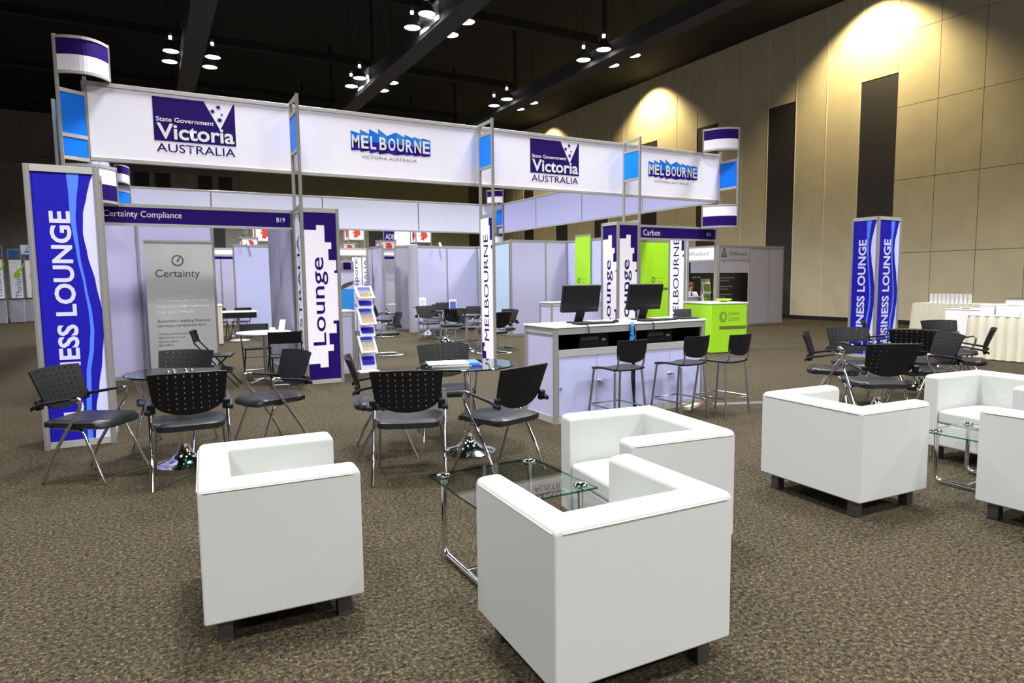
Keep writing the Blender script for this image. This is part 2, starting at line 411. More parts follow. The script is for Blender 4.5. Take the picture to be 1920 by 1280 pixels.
header('header_board', 'long plain white header across the back of the stand, facing the camera', -.53, 19.75, 11.03, 0, HZ0, HZ1, [2.2, 5.2, 8.2], 'header_pale')
header('header_board', 'plain white header along the right side of the stand', 10.5, 19.7, 9.8, -PI/2, HZ0, HZ1, [2.5, 4.9, 7.4], 'header_side_shade')
header('header_board', 'plain white header along the left side, seen edge on behind the leftmost pillar', -.55, 19.7, 9.8, -PI/2, HZ0, HZ1, [2.5, 4.9, 7.4], 'header_side_shade')

# fins: two tall posts with a bright blue cell, standing out in front of the banner
def fin(x, label, low=None):
    t = thing('display_fin', label, 'display post', (x, 9.63, 0), 0, 'tall post fins in front of the long banner')
    for y in (-.23, .22): post((0, y), 0, 4.01 if y < 0 else 3.99, t)
    for z in (3.975, 3.79, 3.27, 2.5): MB().box(-.018, .018, -.23, .22, z-.022, z+.022).build('rail', 'alu', t)
    part(MB().box(-.012, .012, -.21, .2, 3.29, 3.77).build('blue_panel', 'blue_bright', t), 'small bright blue panel')
    return t
fin(1.93, 'tall aluminium post fin with a blue panel rising over the left navy-and-white pillar')
f2 = fin(4.93, 'tall aluminium post fin with the upright white city-name panel, standing alone at mid front')
fin(7.95, 'tall aluminium post fin with a blue panel over the twin navy-and-white pillar by the counter')
def navy_top(fr, w, top, mb, k=1.0, mi=0):
    q = [(0, 0), (1, 0), (1, .842), (.9, .842), (.9, .805), (.97, .805), (.97, .66), (.733, .66), (.733, .504), (.833, .504), (.833, .407), (.633, .407), (.633, .172), (.383, .172), (.383, .242), (0, .242)]
    mb.poly([(u*w, top-v*k) for u, v in q], fr, .0015, mi)
def navy_bot(fr, w, bot, mb, mi=0):
    q = [(0, 0), (0, .233), (.358, .233), (.358, .175), (.617, .175), (.617, .407), (.8, .407), (.8, .5), (.67, .5), (.67, .66), (.91, .66), (.91, .795), (.82, .795), (.82, .84), (1, .84), (1, 0)]
    mb.poly([(u*w, bot+v) for u, v in q], fr, .0015, mi)
def name_panel(t, fr, w, word, z0=.05, z1=2.46, lo=.45, hi=2.2, right_ink=True):
    """white upright panel with a navy word reading upwards"""
    p = MB().poly([(0, z0), (w, z0), (w, z1), (0, z1)], at(fr, 0, 0, 0), .012).build('name_panel', 'banner_white', t)
    f = at(fr, 0, 0, .0125); a = MB()
    for u0, u1, v0, v1 in ((.72, 1, 0, .12), (.8, 1, .12, .36), (.9, 1, .44, .50)): a.poly([(u0*w, z1-v0), (u1*w, z1-v0), (u1*w, z1-v1), (u0*w, z1-v1)], f, .0015)
    for u0, u1, v0, v1 in ((0, .34, 0, .22), (0, .12, .22, .29), (0, .22, .29, .36)): a.poly([(u0*w, z0+v0), (u1*w, z0+v0), (u1*w, z0+v1), (u0*w, z0+v1)], f, .0015)
    part(a.build('skyline_pattern', 'navy', p), 'navy stepped blocks')
    part(text(word, up(at(f, .64*w, lo)), .40*w, p, 'navy', hi-lo, 0), 'navy word reading upwards')
    return p
name_panel(f2, at(FX((-.004, .2, 0)), 0, 0), .41, 'MELBOURNE')

# curved corner pieces
def curved_board(t, P0, P1, P2, z0, z1, top_navy):
    P0, P1, P2 = (Vector((*p, 0)) for p in (P0, P1, P2)); n = 14
    c = [P0*(1-i/n)**2+P1*2*(i/n)*(1-i/n)+P2*(i/n)**2 for i in range(n+1)]
    def band(a, b, th, m, nm):
        mb = MB()
        for i in range(n):
            p, q = c[i], c[i+1]; d = (q-p).normalized(); nn = Vector((d.y, -d.x, 0))*th
            vs = [p+nn+Z*a, q+nn+Z*a, q-nn+Z*a, p-nn+Z*a, p+nn+Z*b, q+nn+Z*b, q-nn+Z*b, p-nn+Z*b]
            mb.add(vs, [(3, 2, 1, 0), (4, 5, 6, 7), (0, 1, 5, 4), (2, 3, 7, 6)] + ([(3, 0, 4, 7)] if i == 0 else []) + ([(1, 2, 6, 5)] if i == n-1 else []))
        return mb.build(nm, m, t, smooth=True)
    mid = (z0+z1)/2
    lo_m, hi_m = ('banner_white', 'navy') if top_navy else ('navy', 'banner_white')
    part(band(z0+.03, mid, .008, lo_m, 'curved_panel'), 'white lower half' if top_navy else 'navy lower half')
    part(band(mid, z1-.03, .008, hi_m, 'curved_panel'), 'navy upper half' if top_navy else 'white upper half')
    band(z0, z0+.035, .016, 'alu_light', 'curved_rail'); band(z1-.035, z1, .016, 'alu_light', 'curved_rail')
def tower(name, label, base, A, B, P1, Z1=4.0, arc_end=None, extra=False):
    """A outer post, B inner post (local), curved boards above and below, blue panel between"""
    t = thing(name, label, 'corner tower', base, 0, 'corner towers of the stand')
    for p, z0 in ((A, 2.44 if not extra else 0.0), (B, 2.45)): post(p, z0, 4.43 if p == A else 4.02, t)
    E_ = arc_end or B
    post(E_, 4.0, 4.43, t, .018); post(E_, 2.44, 2.93, t, .018)
    d = Vector((B[0]-A[0], B[1]-A[1], 0)); n = d.normalized(); q = Vector((n.y, -n.x, 0))
    rl = MB(); Av = Vector((*A, 0)); Bv = Vector((*B, 0))
    zz = (3.0, 3.27, 3.80) if extra else (3.26, 3.80)
    for z in zz: MB().bar(Av+Z*z, Bv+Z*z, .036, .045).build('rail', 'alu_light', t)
    cells = ((3.29, 3.78), (3.03, 3.25)) if extra else ((3.28, 3.78),)
    for a, b in cells:
        part(MB().obox((Av+Bv)/2+Z*(a+b)/2, d/2*.9, q*.01, Z*(b-a)/2).build('blue_panel', 'blue_bright', t), 'bright blue panel')
    curved_board(t, A, P1, E_, 3.98, 4.42, True); curved_board(t, A, P1, E_, 2.46, 2.92, False)
    return t
tw = tower('corner_tower', 'tall blue-panelled corner tower with curved navy and white boards, left end of the banner', (-.53, 9.88, 0), (-.27, -.18), (0, -.01), (.12, -.42), arc_end=(.27, -.03), extra=True)
ex = MB(); ex.box(-.36, -.325, .02, .06, 0, 3.72); ex.build('post', 'alu_light', tw)
part(MB().box(-.325, -.27, .03, .04, 3.1, 3.7).build('blue_panel', 'teal_blue', tw), 'blue panel seen nearly edge on')
tower('corner_tower', 'corner tower with curved navy and white boards, right end of the banner', (10.48, 9.88, 0), (0, -.48), (0, -.01), (-.36, -.52), arc_end=(-.5, -.03))
tower('corner_tower', 'far corner tower seen between the leftmost pillar and the booth name board', (-.53, 19.7, 0), (.02, -.45), (.3, -.05), (.2, -.65), arc_end=(.3, -.1))
tower('corner_tower', 'far corner tower with a curved navy and white board, behind the upright city-name panel', (10.48, 19.7, 0), (-.02, -.45), (-.05, -.05), (-.28, -.5), arc_end=(-.42, -.1))

# pillars
def pillar(name, label, x0, y0, w, faces, rz=0, h=2.48, cat='sign pillar', group=None, dp=None):
    dp = dp or w
    """square pillar, x0 y0 = near left corner; faces: function per visible side"""
    t = thing(name, label, cat, (x0, y0, 0), rz, group)
    for px, py in ((0, 0), (w, 0), (w, dp), (0, dp)): post((px, py), 0, h, t, .025)
    rl = MB()
    for z in (h-.03, .035):
        for (ax, ay), (bx, by) in (((0, 0), (w, 0)), ((w, 0), (w, dp)), ((w, dp), (0, dp)), ((0, dp), (0, 0))): rl.bar((ax, ay, z), (bx, by, z), .03, .06)
    rl.build('rail', 'alu_light', t)
    sides = {'front': FY((0, 0, 0)), 'left': FX((0, dp, 0)), 'right': (Vector((w, 0, 0)), Y, Z), 'back': (Vector((w, dp, 0)), -X, Z)}
    for k, fr in sides.items():
        fn = faces.get(k)
        g = at(fr, .02, 0, -.006); fw = (dp if k in ('left', 'right') else w)-.04
        if fn: fn(t, g, fw)
        else: MB().poly([(0, .06), (fw, .06), (fw, h-.06), (0, h-.06)], g, .01).build('side_panel', 'banner_white', t)
    return t
def wave_face(t, fr, w):
    z0, z1 = .06, 2.42; H = z1-z0
    p = part(MB().poly([(0, z0), (w, z0), (w, z1), (0, z1)], fr, .01).build('sign_panel', 'blue_deep', t), 'deep blue panel with a pale wave and white words')
    f = at(fr, 0, 0, .0105)
    def sm(tab, v):
        for (a, x), (b, y) in zip(tab[:-1], tab[1:]):
            if a <= v <= b:
                q = (v-a)/(b-a); q = q*q*(3-2*q)*.6+q*.4; return x+(y-x)*q
        return tab[-1][1]
    N = 40
    # pale lens areas at the right edge
    tb = [(0, .985), (.04, .92), (.08, .87), (.15, .79), (.22, .77), (.30, .82), (.40, .92), (.52, 1)]
    A = [(sm(tb, v)*w, z1-v*H) for v in [i/N*.52 for i in range(N+1)]]; Bq = [(w, q[1]) for q in A]
    tb2 = [(.59, 1), (.7, .94), (.8, .86), (.88, .79), (1, .745)]
    A2 = [(sm(tb2, v)*w, z1-v*H) for v in [.59+i/N*.41 for i in range(N+1)]]; B2 = [(w, q[1]) for q in A2]
    mb = MB(); mb.strip(A, Bq, f, .0015); mb.strip(A2, B2, f, .0015)
    part(mb.build('pale_wave', 'pale_lav', p), 'pale lavender wave')
    c = [(0, .665), (.17, .625), (.3, .67), (.42, .745), (.52, .80), (.58, .81), (.64, .785), (.75, .70), (.9, .665), (1, .655)]
    hw = [(0, .10), (.1, .06), (.17, .042), (.3, .026), (.42, .02), (.52, .028), (.64, .034), (.75, .038), (1, .046)]
    vs = [i/60 for i in range(61)]
    L_ = [((sm(c, v)-sm(hw, v))*w, z1-v*H) for v in vs]; R_ = [((sm(c, v)+sm(hw, v))*w, z1-v*H) for v in vs]
    part(MB().strip(L_, R_, f, .0014).build('blue_line', 'blue_line', p), 'light blue curved line')
    part(text('BUSINESS LOUNGE', up(at(f, .585*w, .16)), .34*w, p, 'pale_lav', 1.93, .026, t=.003), 'pale words reading upwards')
def lounge_face(t, fr, w):
    p = MB().poly([(0, .06), (w, .06), (w, 2.42), (0, 2.42)], fr, .01).build('sign_panel', 'banner_white', t); f = at(fr, 0, 0, .0105)
    mb = MB(); navy_top(f, w, 2.42, mb); navy_bot(f, w, .06, mb); part(mb.build('skyline_pattern', 'navy', p), 'navy stepped blocks')
    part(text('Lounge', up(at(f, .70*w, .555)), .53*w, p, 'navy', 1.245, .006), 'navy word reading upwards')
def word_face(word, lo, hi):
    def fn(t, fr, w): name_panel(t, fr, w, word, .06, 2.42, lo, hi)
    return fn
pillar('sign_pillar', 'blue lounge sign pillar with a pale wave, leftmost in the photo', -.835, 6.93, .5, {'front': wave_face, 'right': wave_face, 'left': wave_face, 'back': wave_face}, R(.5))
pillar('sign_pillar', 'blue lounge sign pillar with a pale wave, beside the far right glass tables', 11.10, 6.84, .68, {'front': wave_face, 'left': wave_face, 'right': wave_face, 'back': wave_face}, R(2), dp=.46)
pillar('sign_pillar', 'navy and white stepped pillar at the right end of the nearest booth name board', 1.93, 9.40, .49, {'front': lounge_face, 'left': word_face('AUSTRALIA', .3, 2.12), 'right': lounge_face, 'back': lounge_face})
pillar('sign_pillar', 'navy and white stepped pillar showing two lounge faces behind the computer counter', 7.46, 9.40, .46, {'front': lounge_face, 'left': lounge_face, 'right': word_face('MELBOURNE', .45, 2.2), 'back': lounge_face})
pillar('sign_pillar', 'white pillar with the city name under the lime booth name board', 10.50, 10.86, .08, {'left': word_face('MELBOURNE', .425, 2.345)}, dp=.49)

# ------------------------------------------------------------------ shell scheme booths
def booth_wall(label, p0, p1, n, h=2.48, m='laminate', cuts=None, name='partition_wall', group='white partition walls'):
    p0, p1 = Vector((*p0, 0)), Vector((*p1, 0)); d = p1-p0; L = d.length
    t = thing(name, label, 'partition wall', p0, math.atan2(d.y, d.x), group)
    cs = cuts or [L*i/n for i in range(n+1)]
    for z in (.04, h-.035): MB().box(0, L, -.016, .016, z-.03, z+.03).build('rail', 'alu', t)
    for a, b in zip(cs[:-1], cs[1:]): MB().box(a+.015, b-.015, -.006, .006, .06, h-.05).build('wall_panel', m, t)
    for c in cs: post((c, 0), 0, h, t)
    return t
def fascia(label, p0, p1, z0=2.24, z1=2.48, m='navy', name='name_board', texts=(), h=2.48, group=None):
    p0, p1 = Vector((*p0, 0)), Vector((*p1, 0)); d = p1-p0; L = d.length
    t = thing(name, label, 'booth sign', p0, math.atan2(d.y, d.x), group)
    for a, b in ((z1-.03, z1+.015), (z0-.03, z0+.005)): MB().box(0, L, -.02, .02, a, b).build('rail', 'alu_light', t)
    p = MB().box(.01, L-.01, -.014, .01, z0, z1-.02).build('board', m, t)
    for q in (0, L): post((q, 0), 0, z1+.015, t)
    for s, x, z, w, hh, mm in texts: text(s, FY((x, -.0145, z)), hh, p, mm, w, .001)
    return t
fascia('navy booth name board with white letters left of the tall stepped pillar', (-.49, 9.95), (1.90, 9.95), texts=(('Certainty Compliance', .06, 2.30, .90, .105, 'white'), ('B19', 2.18, 2.315, .115, .065, 'white')))
booth_wall('white back wall of the nearest left booth, behind the grey roll-up banner', (-.55, 11.35), (.95, 11.35), 2, cuts=[0, .47, 1.5])
booth_wall('white side wall of the nearest left booth, hidden edge on behind the leftmost pillar', (-.55, 9.95), (-.55, 11.3), 1)
booth_wall('white side wall of the nearest left booth, next to the stepped pillar', (1.9, 11.95), (1.9, 9.95), 2)
fascia('navy booth name board with white letters above the lime green booth', (8.0, 9.95), (10.47, 9.95), texts=(('Carbon', .50, 2.29, .43, .115, 'white'), ('B15', 2.2, 2.315, .115, .065, 'white')))
booth_wall('pale wall far behind the white round table, seen through the nearest left booth', (2.08, 18.9), (3.15, 18.9), 2, cuts=[0, .95, 1.07], m='laminate_blue')
booth_wall('long white wall behind the meeting chairs', (6.83, 17.95), (8.85, 17.95), 2)
booth_wall('side wall with painted bluish light joining the two white walls behind the upright city-name panel', (8.85, 17.9), (8.2, 14.75), 2, m='laminate_lit_cyan')
booth_wall('white wall left of the lime booth, behind the computer counter', (8.15, 14.6), (9.86, 14.6), 2, cuts=[0, 1.04, 1.71])
booth_wall('pale blue side wall of the lime booth, beside the hanging lime banner', (9.88, 14.6), (9.88, 12.1), 3, m='laminate_blue')
booth_wall('white inner wall behind the brochure stand', (5.9, 20.0), (5.9, 18.0), 2)
booth_wall('grey end wall at the mouth of the striped far booth', (6.46, 18.6), (6.83, 18.0), 1, m='laminate_grey', h=2.5)
booth_wall('grey panelled back wall of the far striped booth', (6.9, 21.2), (8.6, 21.2), 3, m='laminate_grey')
fascia('far white booth board with a navy stripe, right of the brochure stand', (6.7, 20.5), (8.2, 20.5), 2.3, 2.5, 'banner_white')
MBs = MB().box(0, 1.5, -.02, .01, 2.17, 2.25)
tb_ = thing('name_board', 'narrow navy strip board of the far striped booth', 'booth sign', (6.72, 20.40, 0), 0); MBs.build('board', 'navy', tb_)
mbp = MB(); mbp.bar((0, 0, 0), (0, 0, 2.3), .04, .04); mbp.bar((1.5, 0, 0), (1.5, 0, 2.3), .04, .04); mbp.build('post', 'alu', tb_)
fascia('far white booth board seen through the nearest left booth', (1.6, 22), (2.6, 22), 2.33, 2.52, 'banner_white')
tb_ = thing('name_board', 'narrow navy strip board seen through the nearest left booth', 'booth sign', (1.6, 21.95, 0), 0); MB().box(0, 1.0, -.02, .01, 2.19, 2.27).build('board', 'navy', tb_)
mbp = MB(); mbp.bar((0, 0, 0), (0, 0, 2.3), .04, .04); mbp.bar((1.0, 0, 0), (1.0, 0, 2.3), .04, .04); mbp.build('post', 'alu', tb_)
booth_wall('pale far wall behind the little black chairs of the nearest left booth view', (1.3, 24.2), (3.2, 24.2), 2)
fascia('white booth board across the passage behind the left stepped pillar', (4.4, 18.3), (5.52, 18.3), 2.2, 2.38, 'banner_white')
# signs inside the passage behind the left pillar
t = thing('poster_stand', 'blue poster stand with a dark boat picture, behind the left stepped pillar', 'poster', (4.72, 18.6, 0))
MB().box(0, .5, 0, .03, .05, 2.05).build('poster_board', 'laminate', t)
part(MB().poly([(.02, .1), (.48, .1), (.48, 1.25), (.02, 1.25)], FY((0, -.001, 0)), .002).build('blue_print', 'teal_blue', t), 'blue sea print')
part(MB().poly([(.1, 1.22), (.46, 1.38), (.48, 1.48), (.2, 1.4), (.1, 1.3)], FY((0, -.004, 0)), .002).build('boat_print', 'ink_dark', t), 'dark boat shape')
part(MB().poly([(.2, 1.80), (.42, 1.80), (.42, 2.0), (.2, 2.0)], FY((0, -.001, 0)), .002).build('crest', 'navy', t), 'small navy crest')
text('ic', up(at(FY((0, -.001, 0)), .12, 1.75)), .09, t, 'ink_dark')
part(MB().box(.05, .09, .02, .3, 0, .05).box(.41, .45, .02, .3, 0, .05).build('foot', 'alu', t), 'metal foot')
t = thing('sign_board', 'upright white board with grey lower-case letters beside the blue poster', 'sign board', (5.30, 19.0, 0)); MB().box(0, .26, 0, .04, 0, 2.16).build('board', 'banner_white', t)
text('Singapore', up(at(FY((0, -.001, 0)), .185, .70)), .15, t, 'ink_dark', 1.42)
t = thing('sign_board', 'narrow upright white board with dark capitals, left of the inner white wall', 'sign board', (5.60, 19.0, 0)); MB().box(0, .14, 0, .04, 0, 2.16).build('board', 'banner_white', t)
text('AUSTRALIA', up(at(FY((0, -.001, 0)), .12, .6)), .09, t, 'ink_dark', 1.5)

# roll-up banner
t = thing('roll_up_banner', 'tall grey roll-up banner with a dial emblem standing in the nearest left booth', 'banner', (.0, 11.12, 0))
bn = MB().box(0, .92, -.004, .004, .08, 2.08).build('banner_sheet', 'grey_poster', t)
MB().box(-.01, .93, -.06, .06, 0, .08).build('base', 'alu', t, bevel=.01); MB().box(-.005, .925, -.012, .012, 2.07, 2.1).build('top_rail', 'alu', t)
f = at(FY((0, -.0045, 0)), 0, 0)
rg = MB(); A = [(.435+.082*math.cos(a), 1.80+.082*math.sin(a)) for a in [2*PI*i/32 for i in range(33)]]; B_ = [(.435+.066*math.cos(a), 1.80+.066*math.sin(a)) for a in [2*PI*i/32 for i in range(33)]]
rg.strip(A, B_, f, .002); rg.poly([(.42, 1.79), (.44, 1.775), (.475, 1.85), (.465, 1.855)], f, .002)
part(rg.build('dial_emblem', 'ink_dark', bn), 'dark ring with a pointer')
text('Certainty', at(f, .13, 1.52), .145, bn, 'ink_dark', .60)
for i, s in enumerate(('So you can get on with', 'business, with certainty', 'that you comply.')): text(s, at(f, .12, 1.16-i*.085), .06, bn, 'ink_light', (.70, .72, .52)[i], .004)
for i, s in enumerate(("Australia's leading financial", 'services compliance firm')): text(s, at(f, .12, .86-i*.07), .055, bn, 'ink_dark', (.72, .66)[i])
for i, s in enumerate(('consulting compliance training', 'legal and risk services', 'tax and advice', 'audit')): text(s, at(f, .12, .68-i*.055), .032, bn, 'ink_dark', (.42, .36, .26, .2)[i])

# ------------------------------------------------------------------ chairs
def back_shell():
    """perforated curved backrest, seen square on along x: y across, z up; top rear"""
    mb = MB(); hc = [(-.182+i*.052) for i in range(8)]
    ys = [-.27]
    for h in hc: ys += [h-.0042, h+.0042]
    ys += [.27]; ys = [-.27, -.245, -.22]+ys[1:-1]+[.22, .245, .27]
    hz = [.51+i*.048 for i in range(7)]
    zs = [.455, .465, .475, .485, .495]
    for h in hz: zs += [h-.0015, h+.0115]
    zs += [.824, .828]
    def hw(z):
        if z > .60: return .232+.022*(z-.60)/.23
        q = max(0, (z-.455)/.145); return .232*math.sqrt(max(0, 1-(1-q)**2.0))
    def P(y, z):
        w = hw(z); y = max(-w, min(w, y)); zz = z+(.010*(1-(y/.25)**2) if z > .80 else 0)
        s = (zz-.455)/.375
        return (-.205-.085*s-.02*s*s-.05*(1-(y/.26)**2)*.9+.03, y, .52+(zz-.455)*.826)
    vid = {}
    def vert(i, j):
        p = tuple(round(c, 5) for c in P(ys[i], zs[j]))
        if p not in vid: vid[p] = len(mb.v); mb.v.append(p)
        return vid[p]
    for j in range(len(zs)-1):
        for i in range(len(ys)-1):
            yc = (ys[i]+ys[i+1])/2; zc = (zs[j]+zs[j+1])/2
            hole = any(abs(yc-h) < .004 for h in hc) and any(abs(zc-(h+.005)) < .004 for h in hz) and abs(yc)+.02 < hw(zs[j])
            if hole: continue
            q = [vert(i, j), vert(i+1, j), vert(i+1, j+1), vert(i, j+1)]; q2 = []
            for k in q:
                if k not in q2: q2.append(k)
            if len(q2) >= 3: mb.f.append(tuple(q2)); mb.m.append(0)
    return mb
def seat_pad(x0=-.26, x1=.255, w=.245, z=.40, th=.068):
    mb = MB(); nx, ny = 12, 12; rows = []
    for top in (1, 0):
        for i in range(nx+1):
            for j in range(ny+1):
                u = i/nx; v = 2*j/ny-1
                ww = w*(.86+.14*min(1, u*2.2)) if u < .6 else w*(1-.10*((u-.6)/.4)**2)
                x = x0+(x1-x0)*u - (.05*(v**4) if u > .9 else 0) + (.03*v**4 if u < .1 else 0)
                edge = max(abs(v), abs(2*u-1)); fall = .018*max(0, (edge-.75)/.25)**2
                dip = -.018*(1-v*v)*math.sin(min(1, u*1.1)*PI*.9)
                zt = z+th+dip*.8-fall-(.022*max(0, (u-.75)/.25)**2)
                zb = z+fall*.8-(.012*max(0, (u-.75)/.25)**2)
                rows.append((x, v*ww, zt if top else zb))
    K = (nx+1)*(ny+1); fs = []
    for i in range(nx):
        for j in range(ny):
            a, b, c, d = i*(ny+1)+j, (i+1)*(ny+1)+j, (i+1)*(ny+1)+j+1, i*(ny+1)+j+1
            fs.append((a, b, c, d)); fs.append((K+d, K+c, K+b, K+a))
    bd = [i*(ny+1) for i in range(nx+1)]+[nx*(ny+1)+j for j in range(1, ny+1)]+[i*(ny+1)+ny for i in range(nx-1, -1, -1)]+[j for j in range(ny-1, 0, -1)]
    for k in range(len(bd)):
        a, b = bd[k], bd[(k+1) % len(bd)]; fs.append((b, a, K+a, K+b))
    return mb.add(rows, fs)
def arm_pad(sy):
    y = .262*sy; mb = MB()
    prof = [(-.27, .575, .034, .022), (-.2, .605, .026, .021), (-.05, .628, .022, .016), (.035, .640, .017, .012)]
    vs = []
    for x, z, h, w in prof: vs += [(x, y-w, z-h), (x, y+w, z-h*.8), (x, y+w, z), (x, y-w, z)]
    fs = [(0, 1, 2, 3), (15, 14, 13, 12)]
    for i in range(3):
        for k in range(4): fs.append((i*4+(k+1) % 4, i*4+k, (i+1)*4+k, (i+1)*4+(k+1) % 4))
    mb.add(vs, fs); mb.obox((-.232, .240*sy, .585), (.014, 0, .006), (0, .026, 0), (-.008, 0, .035)); return mb
def visitor_chair(cant=False):
    t = thing('visitor_chair', '', 'chair')
    seat_pad().build('seat', 'seat_black', t, smooth=True, angle=70)
    b = back_shell().build('backrest', 'plastic_black', t)
    sd = b.modifiers.new('thick', 'SOLIDIFY'); sd.thickness = .012; sd.offset = 0
    for s in (-1, 1):
        arm_pad(s).build('armrest', 'plastic_black', t, bevel=.006)
        y = .262*s
        if not cant:
            MB().tube(fillet([(.03, y, .632), (.095, y, .640), (.085, y*1.0, .555), (-.05, y*.99, .36), (-.17, y*.98, .17), (-.245, y*1.0, .0)], .05, 6), .0125, 10).build('rear_leg', 'chrome', t, smooth=True)
            MB().tube(fillet([(-.03, y*.80, .402), (.07, y*.86, .395), (.235, y*.98, 0)], .03, 5), .0115, 10).build('front_leg', 'chrome', t, smooth=True)
        else:
            MB().tube(fillet([(.03, y, .632), (.10, y, .640), (.13, y, .55), (.20, y, .03), (.17, y, .014), (-.27, y, .014)], .05, 5), .012, 10).build('sled_leg', 'chrome', t, smooth=True)
    fr = MB()
    for s in (-1, 1): fr.tube([(-.20, .17*s, .405), (.16, .19*s, .405)], .011, 8)
    fr.tube([(-.03, -.215, .402), (-.03, .215, .402)], .011, 8)
    for s in (-1, 1): fr.tube(fillet([(-.03, .258*s, .392), (-.03, .20*s, .404), (0, .1*s, .405)], .03), .010, 8)
    if cant:
        MB().tube([(-.265, -.26, .014), (-.265, .26, .014)], .012, 8).build('rear_bar', 'chrome', t, smooth=True)
        for s in (-1, 1): fr.tube([(.155, .262*s, .42), (.10, .15*s, .43)], .011, 8)
    fr.build('seat_frame', 'chrome', t, smooth=True)
    return t
VC = visitor_chair(); GC = 'black perforated armchairs around the glass tables'
for x, y, a, lab in (
    (-.40, 5.82, -32, 'black perforated armchair standing in front of the leftmost blue pillar'),
    (.23, 5.34, 88, 'black armchair with its back to the camera at the leftmost glass table'),
    (.16, 6.50, -118, 'black armchair facing the camera behind the leftmost glass table'),
    (.90, 6.05, -162, 'black armchair turned left at the right side of the leftmost glass table'),
    (1.66, 4.55, 67, 'black armchair with its back to the camera, left front of the table with papers'),
    (1.72, 5.30, -15, 'black armchair in profile facing right, far left of the table with papers'),
    (2.27, 4.30, 108, 'black armchair with its back to the camera, right front of the table with papers'),
    (2.42, 5.58, -106, 'black armchair facing the camera behind the table with papers'),
    (6.53, 4.47, -58, 'black armchair in profile facing right, left of the nearer right glass table'),
    (7.22, 4.62, -118, 'dark grey armchair facing the camera, behind the nearer right glass table'),
    (6.08, 3.72, 62, 'black armchair with its back to the camera, behind the white cube armchair on the right'),
    (7.25, 3.93, 147, 'black armchair facing left with its back towards the cream skirted tables'),
    (7.92, 4.39, 29, 'black armchair with its back to the camera at the farther right glass table'),
    (9.40, 4.72, -118, 'dark armchair facing the camera in front of the skirted tables'),
    (8.45, 4.13, 115, 'black armchair in profile facing left, rightmost of the far right table group'),
    (8.80, 5.24, -59, 'small seeming black armchair in front of the right blue pillar')):
    place(VC, (x, y, 0), R(a), lab, GC)
CC = visitor_chair(True); GC2 = 'black cantilever armchairs in the meeting area'
for x, y, a, lab in (
    (4.07, 12.41, 175, 'black cantilever armchair facing left beside the brochure stand'),
    (6.01, 14.97, -100, 'black cantilever armchair facing the camera between the two far meeting tables'),
    (6.55, 15.81, -140, 'black cantilever armchair facing the camera in front of the long white wall'),
    (7.15, 16.9, -135, 'black cantilever armchair nearest the long white wall, mostly hidden'),
    (6.07, 13.65, 80, 'black perforated cantilever armchair with its back to the camera at the middle meeting table'),
    (6.16, 12.75, -45, 'black cantilever armchair turned to the right in front of the middle meeting table'),
    (6.62, 13.95, -150, 'black cantilever armchair facing left, half hidden by the upright city-name panel'),
    (5.45, 16.6, -10, 'black cantilever armchair by the grey end wall of the striped booth'),
    (6.44, 12.01, 195, 'black cantilever armchair just right of the upright city-name panel'),
    (5.95, 11.42, 100, 'black perforated cantilever armchair half hidden behind the upright city-name panel')):
    place(CC, (x, y, 0), R(a), lab, GC2)

# round tables
def glass_table(label):
    t = thing('glass_table', label, 'table', group='round glass tables on chrome pedestals')
    tp = MB().lathe([(0, .738), (.398, .738), (.40, .742), (.40, .746), (.398, .75), (0, .75)], n=48).build('glass_top', 'glass_dark', t, smooth=True)
    MB().lathe([(.4005, .7385), (.403, .741), (.403, .747), (.4005, .7495), (.4005, .7385)], n=48).build('glass_rim', 'glass_edge', t, smooth=True)
    MB().lathe([(.225, 0), (.228, .008), (.19, .022), (.11, .045), (.06, .09), (.043, .14), (.040, .17)], n=36).build('trumpet_base', 'chrome', t, smooth=True)
    MB().lathe([(.034, .16), (.034, .70), (.045, .71), (.10, .722), (.10, .732)], n=24).build('column', 'chrome', t, smooth=True)
    st = MB()
    for k in range(6):
        a = k*PI/3; st.lathe([(.012, .73), (.016, .752), (.012, .760), (0, .762)], (.085*math.cos(a), .085*math.sin(a), 0), 10)
    st.build('clamp_stud', 'chrome', t, smooth=True)
    return t
GT = glass_table('')
for x, y, lab in ((.20, 5.82, 'round glass table in front of the leftmost booth, ringed by four armchairs'),
                  (2.33, 4.95, 'round glass table with a small pile of papers on top'),
                  (6.76, 4.10, 'round glass table behind the white cube armchairs on the right'),
                  (8.60, 4.68, 'round glass table nearest the cream skirted buffet tables'),
                  (6.17, 14.30, 'small glass table among the cantilever chairs, nearer the camera'),
                  (6.60, 16.5, 'small glass table among the cantilever chairs, nearer the long white wall'),
                  (5.72, 12.15, 'small glass table hidden behind the upright city-name panel')):
    place(GT, (x, y, 0), 0, lab)
